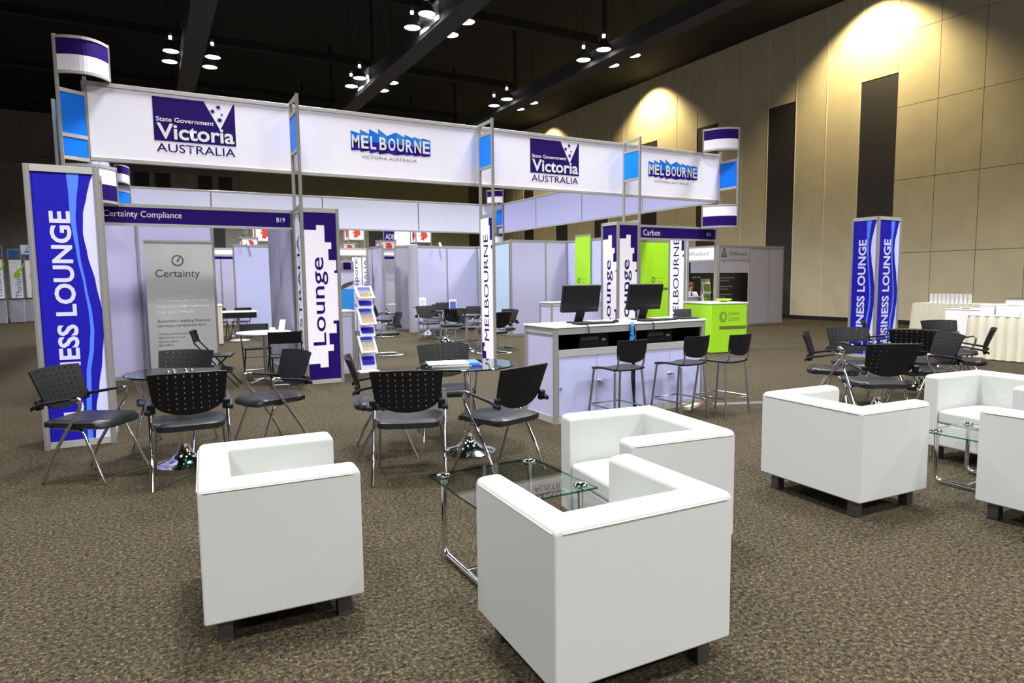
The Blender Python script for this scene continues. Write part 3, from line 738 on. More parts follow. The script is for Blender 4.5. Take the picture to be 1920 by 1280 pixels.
# papers
for i, (dx, dy, a, lab) in enumerate(((-.10, .02, 12, 'lowest white brochure of the pile on the glass table'), (-.115, .03, 8, 'middle white brochure of the pile on the glass table'), (-.13, .02, 14, 'top white brochure of the pile on the glass table'))):
    o = thing('brochure', lab, 'brochure', (2.33+dx, 4.95+dy, .7505+i*.0085), R(-29+a), 'white brochures on the glass table')
    MB().box(-.21, .21, -.12, .10, 0, .008).build('cover', 'paper', o)
    part(MB().box(.12, .211, -.121, .101, .001, .0083).build('blue_picture', 'blue_line', o), 'blue picture at the end')
for x, y, z, lab, im in ((6.75, 14.35, .7505, 'blue and white card standing on the far meeting table', 'photo_sky'), (6.45, 16.45, .7505, 'clear leaflet holder on the far meeting table', 'pale_lav')):
    o = thing('table_card', lab, 'card', (x-.35 if x > 6.5 else x, y, z), R(-20))
    MB().box(-.09, .09, -.004, .004, 0, .26).build('card', 'paper', o); part(MB().box(-.07, .07, -.006, -.004, .03, .2).build('picture', im, o), 'picture'); MB().box(-.08, .08, -.03, .04, 0, .006).build('base', 'white', o)

# ------------------------------------------------------------------ white cube armchairs
def t_frame(t): return [o for o in bpy.data.objects if o.parent == t and o.name.startswith('frame')][0]
def cube_chair():
    t = thing('cube_armchair', '', 'armchair')
    w, d, h, z0, ar, bk = .38, .314, .672, .105, .115, .13     # open towards +x
    pts = [(-d, -w), (d, -w), (d, -w+ar), (-d+bk, -w+ar), (-d+bk, w-ar), (d, w-ar), (d, w), (-d, w)]
    MB().poly(pts, (Vector((0, 0, z0)), X, Y), h-z0).build('frame', 'leather', t, bevel=.036, seg=5)
    fo = t_frame(t); ea = fo.data.attributes.new('bevel_weight_edge', 'FLOAT', 'EDGE')
    for e_ in fo.data.edges:
        za, zb = (fo.data.vertices[i].co.z for i in e_.vertices)
        ea.data[e_.index].value = 1.0 if min(za, zb) > h-.01 else (.22 if abs(za-zb) > .1 else .3)
    fo.modifiers['bevel'].limit_method = 'WEIGHT'; fo.modifiers['bevel'].harden_normals = True
    MB().box(-d+bk-.02, d-.012, -w+ar-.012, w-ar+.012, z0+.005, .30).build('seat_base', 'leather', t, bevel=.02, seg=3)
    mb = MB(); n = 10; vs = []; x0, x1, y0, y1 = -d+bk+.002, d-.004, -w+ar+.003, w-ar-.003
    for top in (1, 0):
        for i in range(n+1):
            for j in range(n+1):
                u, v = i/n*2-1, j/n*2-1; c = (1-abs(u)**3)*(1-abs(v)**3)
                vs.append((x0+(x1-x0)*i/n, y0+(y1-y0)*j/n, (.40+.028*c if top else .295)))
    K = (n+1)**2; fs = []
    for i in range(n):
        for j in range(n):
            a, b, c, e = i*(n+1)+j, (i+1)*(n+1)+j, (i+1)*(n+1)+j+1, i*(n+1)+j+1; fs += [(a, b, c, e), (K+e, K+c, K+b, K+a)]
    bd = [i*(n+1) for i in range(n+1)]+[n*(n+1)+j for j in range(1, n+1)]+[i*(n+1)+n for i in range(n-1, -1, -1)]+[j for j in range(n-1, 0, -1)]
    for k in range(len(bd)): a, b = bd[k], bd[(k+1) % len(bd)]; fs.append((b, a, K+a, K+b))
    mb.add(vs, fs).build('seat_cushion', 'leather', t, bevel=.022, seg=4)
    sm = MB()   # piping along the seams just under the top edge
    e = .0015; zt = h-.03
    q = [(-d, -w), (d, -w), (d, w), (-d, w)]
    sm.tube([(-d-e+.02, -w-e, zt), (d-.03, -w-e, zt)], .0022, 6).tube([(-d-e+.02, w+e, zt), (d-.03, w+e, zt)], .0022, 6).tube([(-d-e, -w+.03, zt), (-d-e, w-.03, zt)], .0022, 6)
    sm.build('seam', 'leather', t, smooth=True)
    for sx in (-1, 1):
        for sy in (-1, 1): MB().box(sx*(d-.075)-.03, sx*(d-.075)+.03, sy*(w-.085)-.03, sy*(w-.085)+.03, 0, z0+.01).build('leg', 'steel' if 0 else 'leg_metal', t, bevel=.003, seg=1)
    return t
mat('leg_metal', (.16, .155, .15), .35, metal=.8)
CU = cube_chair()
for x, y, a, lab in ((.465, 3.08, -4, 'white cube armchair in the left foreground, open to the right'),
                     (1.478, 1.975, 87.5, 'white cube armchair in the centre foreground with its back to the camera'),
                     (2.35, 2.74, 173, 'white cube armchair behind the low glass table, open to the left'),
                     (3.95, 2.63, -4, 'white cube armchair right of centre with its back to the left'),
                     (4.66, 1.67, 92, 'white cube armchair cut off by the right edge of the photo, nearest there'),
                     (5.64, 2.47, 173, 'white cube armchair at the right edge, behind the second low table, seat visible')):
    place(CU, (x, y, 0), R(a), lab, 'white leather cube armchairs')

def coffee_table(label, x, y, w, d, h, rz=0):
    t = thing('coffee_table', label, 'coffee table', (x, y, 0), rz, 'low glass coffee tables')
    MB().box(-w/2, w/2, -d/2, d/2, h-.005, h+.005).build('glass_top', 'glass_clear', t)
    e = MB()
    for a in ((-w/2-.001, -w/2+.004, -d/2, d/2), (w/2-.004, w/2+.001, -d/2, d/2), (-w/2, w/2, -d/2-.001, -d/2+.004), (-w/2, w/2, d/2-.004, d/2+.001)): e.box(*a, h-.0045, h+.0045)
    part(e.build('glass_rim', 'glass_edge', t), 'green glass edge')
    lx, ly = w/2-.06, d/2-.06
    for s in (-1, 1):
        MB().tube(fillet([(s*lx, ly, h-.03), (s*lx, ly, .022), (s*lx, -ly, .022), (s*lx, -ly, h-.03)], .05, 6), .015, 12).build('leg_loop', 'chrome', t, smooth=True)
        for q in (-1, 1):
            m = MB(); m.lathe([(.018, h-.034), (.018, h-.012), (.030, h-.008)], (s*lx, q*ly, 0), 16); m.lathe([(.036, h+.0065), (.036, h+.014), (.026, h+.02), (0, h+.022)], (s*lx, q*ly, 0), 20); m.lathe([(.012, h-.012), (.012, h+.008)], (s*lx, q*ly, 0), 10)
            m.build('glass_clamp', 'chrome', t, smooth=True)
    m = MB(); m.tube([(-lx, 0, .022), (lx, 0, .022)], .012, 10); m.build('cross_bar', 'chrome', t, smooth=True)
    return t
coffee_table('low square glass coffee table between the three nearest white armchairs', 1.56, 2.83, .64, .62, .43)
coffee_table('low glass coffee table between the three white armchairs on the right', 4.98, 2.27, .54, .50, .36)

# ------------------------------------------------------------------ computer counter
cx0, cy0, cw, cd_, ch = 3.53, 5.43, 2.0, .56, .985
t = thing('computer_counter', 'long white counter with an open dark shelf, two computers on it', 'counter', (cx0, cy0, 0))
for p in ((0, 0), (cw, 0), (cw, cd_), (0, cd_)): post(p, 0, ch-.02, t, .026)
post((cw/2, .0), .72, ch-.02, t, .018)
rl = MB()
for z in (.035, .71, ch-.05): rl.box(0, cw, -.016, .016, z-.035, z+.035); rl.box(0, cw, cd_-.016, cd_+.016, z-.035, z+.035)
for xx in (0, cw):
    for z in (.035, ch-.05): rl.box(xx-.016, xx+.016, 0, cd_, z-.035, z+.035)
rl.build('rail', 'alu_light', t)
part(MB().box(-.03, cw+.03, -.03, cd_+.03, ch-.018, ch).build('worktop', 'white_gloss', t, bevel=.003, seg=1), 'glossy white top')
MB().box(-.006, .006, .02, cd_-.02, .06, ch-.07).build('side_panel', 'laminate', t); MB().box(cw-.006, cw+.006, .02, cd_-.02, .06, ch-.07).build('side_panel', 'laminate', t)
MB().box(.02, cw-.02, cd_-.005, cd_+.005, .06, ch-.07).build('back_panel', 'laminate', t)
part(MB().box(.02, cw-.02, .01, cd_-.01, .70, .715).box(.02, cw-.02, cd_-.03, cd_-.012, .715, ch-.06).box(.008, .02, .01, cd_-.02, .715, ch-.06).box(cw-.02, cw-.008, .01, cd_-.02, .715, ch-.06).build('shelf', 'plastic_black', t), 'dark open shelf')
for i, (a, b) in enumerate(((.03, .50), (.50, .985), (1.015, 1.5), (1.5, 1.97))):
    d = MB().box(a+.002, b-.002, -.010, .002, .075, .672).build('door', 'laminate_blue', t)
    kx = (a+.02, a+.045, b-.02, b-.5+.04)[i]
    m = MB(); m.obox((kx if i != 1 else .52, -.016, .40 if i else .36), (.012, 0, 0), (0, .006, 0), (0, 0, .012)); 
    if i in (1, 3): m.obox((kx+.03 if i == 3 else .55, -.018, .40), (.022, 0, 0), (0, .005, 0), (0, 0, .006))
    m.build('lock', 'chrome', d, bevel=.002, seg=1)
def monitor(x, y, rz, label):
    t = thing('monitor', label, 'computer screen', (x, y, ch), rz, 'computers on the white counter')
    m = MB(); m.obox((0, .03, .262), (.228, 0, 0), (0, .022, .005), (0, -.03, .143)); m.build('housing', 'plastic_black', t, bevel=.006)
    m = MB(); m.obox((0, .003, .268), (.212, 0, 0), (0, .001, .0002), (0, -.026, .122)); part(m.build('screen', 'screen', t), 'blank dark screen')
    m = MB(); m.obox((.02, .075, .09), (.05, 0, 0), (0, .012, .004), (.015, -.02, .09)); m.build('neck', 'plastic_black', t, bevel=.004)
    MB().box(-.11, .13, -.02, .15, 0, .014).build('base', 'plastic_black', t, bevel=.004)
monitor(4.03, 5.68, R(-4), 'dark flat screen monitor on the left end of the white counter')
monitor(4.91, 5.68, R(-4), 'dark flat screen monitor in the middle of the white counter, right of its twin')
def keyboard(x, y, rz, label):
    t = thing('keyboard', label, 'keyboard', (x, y, ch), rz, 'keyboards on the white counter')
    MB().box(-.225, .225, -.075, .075, 0, .016).build('tray', 'plastic_black', t, bevel=.004)
    k = MB()
    for i in range(14):
        for j in range(4): k.box(-.21+i*.03, -.21+i*.03+.025, -.062+j*.031, -.062+j*.031+.026, .015, .021)
    k.build('keys', 'plastic_grey', t)
keyboard(4.06, 5.515, R(-1), 'black keyboard in front of the left monitor'); keyboard(4.92, 5.515, R(2), 'black keyboard in front of the right monitor')
def mouse(x, y, label):
    t = thing('mouse', label, 'mouse', (x, y, ch), 0, 'computer mice'); MB().lathe([(.03, 0), (.034, .01), (.028, .026), (.012, .034), (0, .036)], n=16).build('shell', 'plastic_black', t, smooth=True)
    MB().tube([(0, .03, .02), (.02, .1, .004), (.06, .16, .004), (-.02, .25, .004)], .003, 6).build('cord', 'plastic_black', t)
mouse(4.38, 5.55, 'black mouse beside the left keyboard'); mouse(5.21, 5.53, 'black mouse right of the right keyboard')
def pc(x, label):
    t = thing('desktop_computer', label, 'computer', (x, 5.52, .716), 0, 'black computers in the counter shelf')
    MB().box(-.19, .19, 0, .34, .0, .165).build('case', 'plastic_black', t, bevel=.005)
    part(MB().box(.10, .15, -.002, .001, .09, .112).build('badge', 'alu_light', t), 'small pale badge'); MB().box(-.17, .05, -.003, .001, .10, .14).build('drive_slot', 'plastic_grey', t)
pc(4.07, 'black desktop computer on the open shelf under the left monitor'); pc(4.97, 'black desktop computer on the open shelf under the right monitor')
o = tag(MB().tube(fillet([(4.470, 5.39, .985), (4.460, 5.375, .95), (4.465, 5.38, .86), (4.450, 5.385, .80), (4.475, 5.39, .76), (4.500, 5.40, .73)], .03), .018, 8).tube(fillet([(4.440, 5.375, .88), (4.480, 5.37, .84), (4.450, 5.375, .80), (4.490, 5.38, .77)], .02), .014, 8).build('cable_bundle', 'teal_blue', None, smooth=True), 'blue cable bundle hanging at the middle of the counter shelf', 'cable')
for i, (x, lab) in enumerate(((3.90, 'thin black cable hanging over the counter edge under the left keyboard'), (4.76, 'thin black cable hanging over the counter edge under the right keyboard'), (4.48, 'thick black cable running down between the counter doors'))):
    pts = [(x-.02, 5.46, ch+.004), (x, 5.395, ch+.004), (x+.01, 5.385, ch-.05), (x-.005, 5.39, ch-.14)]
    if i == 2: pts = [(x, 5.395, ch+.006), (x+.02, 5.38, .9), (x+.0, 5.38, .7), (x, 5.40, .4), (x+.02, 5.39, .15), (x+.05, 5.36, .008)]
    tag(MB().tube(fillet(pts, .04), .010 if i == 2 else .005, 8).build('cable', 'plastic_black', None, smooth=True), lab, 'cable')

t = thing('laptop', 'black laptop with its lid tilted back, at the right end of the white counter', 'laptop', (5.41, 5.56, ch), R(-8))
MB().box(-.12, .12, -.08, .07, 0, .016).build('keyboard_base', 'plastic_black', t, bevel=.004); m = MB(); m.obox((.012, .09, .057), (.12, 0, 0), (0, .004, .002), (.014, .025, .05)); m.build('lid', 'plastic_black', t, bevel=.003)
def stool():
    t = thing('counter_stool', '', 'stool')       # faces +y
    m = MB(); n = 8; vs = []
    for top in (1, 0):
        for i in range(n+1):
            for j in range(n+1):
                u, v = i/n*2-1, j/n*2-1; vs.append((u*.19*(1-.06*max(0, v)), v*.19, .585-.02*v*v*(v > 0)+.012*u*u-(0 if top else .022)))
    K = (n+1)**2; fs = []
    for i in range(n):
        for j in range(n):
            a, b, c, e = i*(n+1)+j, (i+1)*(n+1)+j, (i+1)*(n+1)+j+1, i*(n+1)+j+1; fs += [(a, b, c, e), (K+e, K+c, K+b, K+a)]
    bd = [i*(n+1) for i in range(n+1)]+[n*(n+1)+j for j in range(1, n+1)]+[i*(n+1)+n for i in range(n-1, -1, -1)]+[j for j in range(n-1, 0, -1)]
    for k in range(len(bd)): a, b = bd[k], bd[(k+1) % len(bd)]; fs.append((b, a, K+a, K+b))
    m.add(vs, fs).build('seat', 'seat_black', t, bevel=.006)
    m = MB(); N = 10; vs = []
    for s in (0, 1):
        for i in range(N+1):
            y_ = -.20-.05*(1-((i/N*2-1))**2)*.8 - .012*s; x_ = (i/N*2-1)
            for k, z in enumerate((.665-.035*(1-x_*x_)*1.0+.02, .77, .87)): vs.append((x_*(.165 if k == 0 else .18), y_-.012*k, z))
    q = (N+1)*3
    fs = []
    for i in range(N):
        for k in range(2):
            a = i*3+k; fs += [(a+3, a, a+1, a+4), (q+a, q+a+3, q+a+4, q+a+1)]
        fs += [(i*3, (i+1)*3, q+(i+1)*3, q+i*3), (i*3+3+2, i*3+2, q+i*3+2, q+i*3+5)]
    fs += [(1, 0, q, q+1), (2, 1, q+1, q+2), (N*3, N*3+1, q+N*3+1, q+N*3), (N*3+1, N*3+2, q+N*3+2, q+N*3+1)]
    m.add(vs, fs).build('backrest', 'plastic_black', t, smooth=True, bevel=.003)
    for s in (-1, 1):
        MB().tube(fillet([(s*.14, -.13, .570), (s*.165, -.17, .575), (s*.20, -.215, 0)], .03), .012, 10).build('leg', 'steel', t, smooth=True)
        MB().tube(fillet([(s*.14, .14, .565), (s*.165, .165, .565), (s*.20, .225, 0)], .03), .012, 10).build('leg', 'steel', t, smooth=True)
        MB().tube(fillet([(s*.15, -.12, .572), (s*.155, -.20, .60), (s*.158, -.218, .72)], .03), .009, 8).build('back_support', 'steel', t, smooth=True)
    f = .20*.97; MB().tube([(-.19, -.2, .20), (.19, -.2, .20), (.19, .205, .20), (-.19, .205, .20)], .009, 8, closed=True).build('footrest', 'steel', t, smooth=True)
    return t
ST = stool()
for x, y, a, lab in ((4.03, 5.08, 0, 'black and chrome counter stool, nearest the left end of the white counter'), (4.80, 5.02, 3, 'black and chrome counter stool in the middle of the three'), (5.31, 4.93, 6, 'black and chrome counter stool, rightmost, in front of the lime green desk')):
    place(ST, (x, y, 0), R(a), lab, 'counter stools at the white counter')

# ------------------------------------------------------------------ left booth furniture
def folding_chair(name='folding_chair'):
    t = thing(name, '', 'folding chair')          # faces +x
    MB().box(-.17, .22, -.20, .20, .435, .46).build('seat', 'plastic_black', t, bevel=.008)
    m = MB(); n = 8
    for i in range(n):
        a, b = i/n*2-1, (i+1)/n*2-1
        f = lambda y, z, o: (-.235-.05*(z-.64)/.16-.03*(1-y*y)+o, y*.215, z)
        m.add([f(a, .64, 0), f(b, .64, 0), f(b, .80, 0), f(a, .80, 0), f(a, .64, .012), f(b, .64, .012), f(b, .80, .012), f(a, .80, .012)], [(0, 1, 2, 3), (7, 6, 5, 4), (4, 5, 1, 0), (3, 2, 6, 7)]+([(0, 3, 7, 4)] if i == 0 else [])+([(1, 5, 6, 2)] if i == n-1 else []))
    m.build('backrest', 'plastic_black', t, smooth=True)
    for s in (-1, 1):
        MB().tube([(-.272, .205*s, .80), (-.235, .205*s, .64), (.30, .205*s, 0)], .010, 8).build('front_leg', 'plastic_black', t, smooth=True)
        MB().tube([(.16, .175*s, .44), (-.26, .175*s, 0)], .010, 8).build('rear_leg', 'plastic_black', t, smooth=True)
    MB().tube([(.215, -.2, .08), (.215, .2, .08)], .008, 8).tube([(-.18, -.17, .08), (-.18, .17, .08)], .008, 8).tube([(0.03, -.17, .30), (0.03, .17, .30)], .006, 8).build('cross_bar', 'steel', t, smooth=True)
    return t
FC = folding_chair(); GF = 'black folding chairs'
for x, y, a, lab in ((.80, 9.95, -12, 'black folding chair facing right in the nearest left booth, left of the white round table'),
                     (1.62, 9.28, 80, 'black folding chair with its back to the camera at the white round table'),
                     (1.45, 10.75, -92, 'black folding chair behind the white round table'),
                     (1.60, 18.45, -88, 'small far folding chair behind the table seen through the left booth, left one'),
                     (2.12, 18.35, -110, 'small far folding chair behind the table seen through the left booth, right one'),
                     (6.55, 19.35, -30, 'folding chair facing right in the far striped booth'),
                     (7.25, 19.0, -100, 'folding chair in the middle of the far striped booth'),
                     (7.72, 20.62, -90, 'folding chair at the back wall of the far striped booth')):
    place(FC, (x, y, 0), R(a), lab, GF)
def white_table(label, x, y, r=.38, kind='chrome'):
    t = thing('round_table', label, 'table', (x, y, 0), 0, 'white round tables')
    MB().lathe([(0, .715), (r-.01, .715), (r, .722), (r, .735), (r-.006, .742), (0, .742)], n=40).build('tabletop', 'white_gloss', t, smooth=True)
    MB().lathe([(.028, .02), (.028, .70), (.09, .714)], n=16).build('column', 'steel', t, smooth=True)
    for k in range(4):
        a = k*PI/2+.5; MB().tube([(0, 0, .06), (.27*math.cos(a), .27*math.sin(a), .018)], .016, 8).build('foot', 'chrome', t, smooth=True)
    return t
white_table('white round table with two little paper holders in the nearest left booth', 1.46, 10.02)
white_table('white round table in the far striped booth, nearer one', 6.85, 19.6, .35)
white_table('white round table at the back of the far striped booth', 7.95, 19.85, .35)
o = thing('card_holder', 'pale upright leaflet holder on the white round table', 'leaflet holder', (1.70, 9.93, .7425), R(-20)); MB().obox((0, 0, .085), (.04, 0, 0), (0, .003, 0), (.012, .02, .085)).build('card', 'paper', o); MB().box(-.045, .045, -.03, .03, 0, .006).build('base', 'glass_clear', o)
o = thing('name_tent', 'small folded paper card on the white round table', 'paper card', (1.57, 9.97, .7425), R(15)); MB().add([(-.04, -.03, 0), (.04, -.03, 0), (.04, .03, 0), (-.04, .03, 0), (-.04, 0, .06), (.04, 0, .06)], [(0, 1, 5, 4), (2, 3, 4, 5), (0, 4, 3), (1, 2, 5), (3, 2, 1, 0)]).build('card', 'paper', o)
t = thing('low_table', 'far table with a black skirt seen through the nearest left booth', 'table', (1.95, 17.75, 0)); MB().box(-.35, .45, -.3, .3, .72, .75).build('tabletop', 'white_gloss', t); part(MB().box(-.34, .44, -.29, .29, .58, .72).build('skirt', 'plastic_black', t), 'black skirt')
MB().lathe([(.03, .02), (.03, .6)], (.05, 0, 0), 12).build('column', 'steel', t); MB().lathe([(.25, 0), (.24, .02), (.05, .05)], (.05, 0, 0), 20).build('base', 'alu_light', t)
t = thing('pedestal', 'slim beige upright box with a white cap, seen through the nearest left booth', 'pedestal', (1.42, 16.8, 0)); MB().box(-.11, .11, -.08, .08, .02, .90).build('body', 'beige_metal', t, bevel=.01); MB().box(-.12, .12, -.09, .09, .90, .96).build('cap', 'white', t, bevel=.02); MB().box(-.10, .10, -.07, .07, 0, .02).build('base', 'black', t); MB().box(-.005, .005, -.083, -.08, .03, .88).build('groove', 'wall_seam', t)
def spotlight(x, y, z, rz, label):
    t = thing('arm_spotlight', label, 'spotlight', (x, y, z), rz, 'little white arm spotlights on the booth rails'); t.scale = (.7, .7, .7)
    MB().tube([(0, 0, 0), (0, -.12, .07), (.0, -.2, .05)], .007, 8).build('arm', 'white', t); m = MB(); m.tube([(0, -.19, .10), (.01, -.22, .02), (.03, -.27, -.09)], [.035, .045, .05], 12); m.build('head', 'white', t, smooth=True); MB().box(-.02, .02, -.02, .02, -.03, .03).build('clamp', 'alu', t)
spotlight(1.02, 11.33, 2.45, 0, 'white arm spotlight on the rail above the grey roll-up banner')
spotlight(1.3, 9.935, 2.22, PI, 'white arm spotlight seen just under the nearest left navy name board')
spotlight(2.42, 18.87, 2.50, 0, 'white arm spotlight on the far pale wall seen through the left booth')
spotlight(7.55, 17.93, 2.50, 0, 'white arm spotlight on the long white wall')

# ------------------------------------------------------------------ small counter and brochure stand beside the left stepped pillar
def small_counter(label, x, y, w, d, h=1.0, rz=0):
    t = thing('counter', label, 'counter', (x, y, 0), rz, 'plain white info counters')
    for p in ((0, 0), (w, 0), (w, d), (0, d)): post(p, 0, h-.02, t, .024)
    rl = MB()
    for z in (.035, h-.055):
        rl.box(0, w, -.014, .014, z-.035, z+.035); rl.box(0, w, d-.014, d+.014, z-.035, z+.035)
        for xx in (0, w): rl.box(xx-.014, xx+.014, 0, d, z-.035, z+.035)
    rl.build('rail', 'alu_light', t); MB().box(-.025, w+.025, -.025, d+.025, h-.018, h).build('worktop', 'white_gloss', t)
    for a in ((.01, w-.01, -.005, .005), (.01, w-.01, d-.005, d+.005), (-.005, .005, .01, d-.01), (w-.005, w+.005, .01, d-.01)): MB().box(*a, .07, h-.09).build('side_panel', 'laminate', t)
small_counter('white counter tucked behind the left stepped pillar, beside the brochure stand', 2.28, 10.25, .56, .45)
small_counter('white counter left of the twin lounge pillar, behind the left monitor', 8.25, 12.85, 1.5, .5, .92)
t = thing('brochure_stand', 'zigzag white stand with tiers of city brochures, right of the small white counter', 'brochure stand', (3.02, 10.2, 0))
zt = [(1.37, 1.17), (1.02, .80), (.66, .44)]
lay = MB()
for i, (a, b) in enumerate(((1.37, 1.18), (1.03, .765), (.58, .32))):
    sx = .02*(i > 0)
    fr = (Vector((-.13+sx, -.10, b)), X, (Vector((-.02, .16, a-b))).normalized()); L = math.hypot(.16, a-b)
    tray = MB().poly([(0, 0), (.27, 0), (.27, L), (0, L)], fr, .02).build('tray', 'white_gloss', t)
    g = at(fr, 0, 0, .021)
    part(MB().poly([(.035, .03), (.235, .03), (.235, .62*L), (.035, .62*L)], g, .002).build('town_picture', 'photo_town', tray), 'sandy city picture')
    part(MB().poly([(.035, .62*L), (.235, .62*L), (.235, .9*L), (.035, .9*L)], g, .002).build('sky_picture', 'photo_sky', tray), 'blue sky picture')
    lo = zt[i+1][0]+.0 if i < 2 else .06
    nx = (1.03, .58, .05)[i]
    part(MB().obox((.005+sx, .0, (b+nx)/2-.005), (.125, 0, 0), (0, .006, .0), (0, .05, (b-nx)/2*.92)).build('back_tray', 'pale_lav', t), 'tinted lower tray')
    part(MB().obox((.005+sx, -.012, (b+nx)/2+.01), (.10, 0, 0), (0, .003, .0), (0, .03, (b-nx)/2*.45)).build('brochure_back', 'blue_deep', t), 'dark blue brochure seen through the tray')
MB().tube([(.16, .07, .03), (.16, .07, 1.1)], .01, 8).tube([(-.11, .07, .03), (-.11, .07, 1.1)], .01, 8).build('frame', 'steel', t)
MB().box(-.14, .18, -.11, .12, 0, .03).build('base', 'white', t, bevel=.008)

# ------------------------------------------------------------------ lime green booth
def lime_panel(label, o3, fr0, w, z0, z1, logo_u, logo_z):
    t = thing('lime_banner', label, 'banner', o3)
    fr = (Vector((0, 0, 0)), fr0, Z)
    p = MB().poly([(0, z0), (w, z0), (w, z1), (0, z1)], fr, .012).build('banner_sheet', 'lime', t)
    MB().poly([(0, z1-.01), (w, z1-.01), (w, z1+.03), (0, z1+.03)], fr, .02).build('top_rail', 'alu', t)
    MB().poly([(.02, 0), (.06, 0), (.06, z0), (.02, z0)], fr, .02).poly([(w-.06, 0), (w-.02, 0), (w-.02, z0), (w-.06, z0)], fr, .02).build('stand_leg', 'alu', t)
    g = at(fr, 0, 0, .0125)
    A = [(logo_u+.06*math.cos(a), logo_z+.075*math.sin(a)) for a in [2*PI*i/24 for i in range(25)]]; B_ = [(logo_u+.03*math.cos(a), logo_z+.04*math.sin(a)) for a in [2*PI*i/24 for i in range(25)]]
    part(MB().strip(A, B_, g, .002).build('ring_emblem', 'olive', p), 'dark green ring')
    text('Emissary', at(g, logo_u+.10, logo_z+.01), .05, p, 'lime_dark', .22); text('Carbon', at(g, logo_u+.10, logo_z-.06), .05, p, 'lime_dark', .18)
    part(MB().poly([(0, logo_z-.25), (w, logo_z-.25), (w, logo_z-.19), (0, logo_z-.19)], g, .002).build('dark_stripe', 'olive', p), 'dark stripe')
lime_panel('narrow lime green banner with a ring emblem, left of the twin lounge pillar', (9.84, 14.16, 0), -Y, .66, .85, 2.56, .16, 1.42)
lime_panel('wide lime green banner with a ring emblem at the back of the lime booth', (9.98, 12.0, 0), X, 1.07, .05, 2.33, .60, 1.42)
t = thing('green_desk', 'lime green desk with a white top, right of the computer counter', 'counter', (9.42, 9.02, 0), R(-12))
dk = MB().add([(0, 0, .01), (.80, 0, .01), (.80, .95, .01), (0, .95, .01), (0, 0, .95), (.80, 0, .95), (.80, .95, .95), (0, .95, .95)], [(3, 2, 1, 0), (0, 1, 5, 4), (1, 2, 6, 5), (2, 3, 7, 6), (3, 0, 4, 7), (4, 5, 6, 7)]).build('desk_body', 'lime', t, bevel=.006)
part(MB().box(-.015, .815, -.015, .965, .95, .972).build('worktop', 'white_gloss', t), 'white top')
g = FY((0, -.001, 0)); A = [(.26+.085*math.cos(a), .70+.105*math.sin(a)) for a in [2*PI*i/28 for i in range(29)]]; B_ = [(.27+.04*math.cos(a), .71+.055*math.sin(a)) for a in [2*PI*i/28 for i in range(29)]]
part(MB().strip(A, B_, g, .003).build('ring_emblem', 'lime_dark', dk), 'dark green ring emblem')
text('Emissary', at(g, .38, .715), .085, dk, 'lime_dark', .26); text('Carbon', at(g, .38, .62), .085, dk, 'lime_dark', .25)
part(MB().poly([(.18, .46), (.78, .46), (.78, .52), (.18, .52)], g, .003).build('dark_stripe', 'olive', dk), 'olive stripe')
MB().box(.02, .78, .02, .93, 0, .011).build('base', 'black', t)
for i, (dx, dy, a, lab) in enumerate(((.25, .3, 10, 'loose white leaflet on the green desk, left'), (.33, .42, -25, 'loose white leaflet on the green desk, right'))):
    o = thing('leaflet', lab, 'leaflet', (9.42+dx+.1, 9.02+dy, .973+i*.002), R(a), 'leaflets on the green desk'); MB().box(-.12, .12, -.09, .09, 0, .002).build('sheet', 'paper', o)
o = thing('lime_bowl', 'shallow lime green bowl on the green desk', 'bowl', (10.06, 9.32, .973)); MB().lathe([(.05, 0), (.13, .03), (.17, .055), (.165, .058), (.12, .036), (0, .012)], n=24).build('bowl', 'lime', o, smooth=True); part(MB().lathe([(.06, -.0005), (.06, .003)], n=20).build('foot_ring', 'olive', o), 'dark ring')
o = thing('potted_plant', 'small lime pot with a sprig on the white counter behind the left monitor', 'plant', (9.52, 13.05, .92)); MB().lathe([(.06, 0), (.085, .16), (.075, .16), (.06, .02), (0, .02)], n=20).build('pot', 'lime', o, smooth=True)
m = MB()
for k in range(14):
    a = k*2.4; q = .05+.06*((k*7) % 5)/5; z = .15+.14*((k*3) % 7)/7
    m.add([(0, 0, .1), (q*math.cos(a)-.02*math.sin(a), q*math.sin(a)+.02*math.cos(a), z), (q*1.6*math.cos(a), q*1.6*math.sin(a), z+.07), (q*math.cos(a)+.02*math.sin(a), q*math.sin(a)-.02*math.cos(a), z)], [(0, 1, 2, 3)])
part(m.build('foliage', 'lime_dark', o), 'green sprig')

# ------------------------------------------------------------------ grey booth beyond the lime desk
bx, by = 14.67, 13.8
booth_wall('grey outer wall of the far right booth, with two plain panels', (15.95, 13.8), (17.4, 13.75), 2, h=2.4, m='laminate_grey', cuts=[0, .85, 1.45])
booth_wall('back wall of the far right booth, behind the black posters', (14.2, 16.5), (19.0, 16.5), 4, h=2.4)
def grey_fascia(label, p0, p1, txt, x, w, m):
    p0, p1 = Vector((*p0, 0)), Vector((*p1, 0)); d = p1-p0; L = d.length
    t = thing('name_board', label, 'booth sign', p0, math.atan2(d.y, d.x)); b = MB().box(.02, L-.02, -.012, .012, 1.98, 2.36).build('board', m, t)
    for a, b_ in ((2.35, 2.4), (1.93, 1.99)): MB().box(0, L, -.018, .018, a, b_).build('rail', 'alu', t)
    for q in (0, L): post((q, 0), 0, 2.4, t, .025)
    text(txt, FY((x, -.0125, 2.11)), .125 if w < .9 else .165, b, 'ink_dark', w); return b
b = grey_fascia('grey booth board with a triangle emblem facing the camera at the far right booth', (14.67, 13.8), (15.95, 13.8), 'TÜVRheinland', .42, .72, 'laminate_grey')
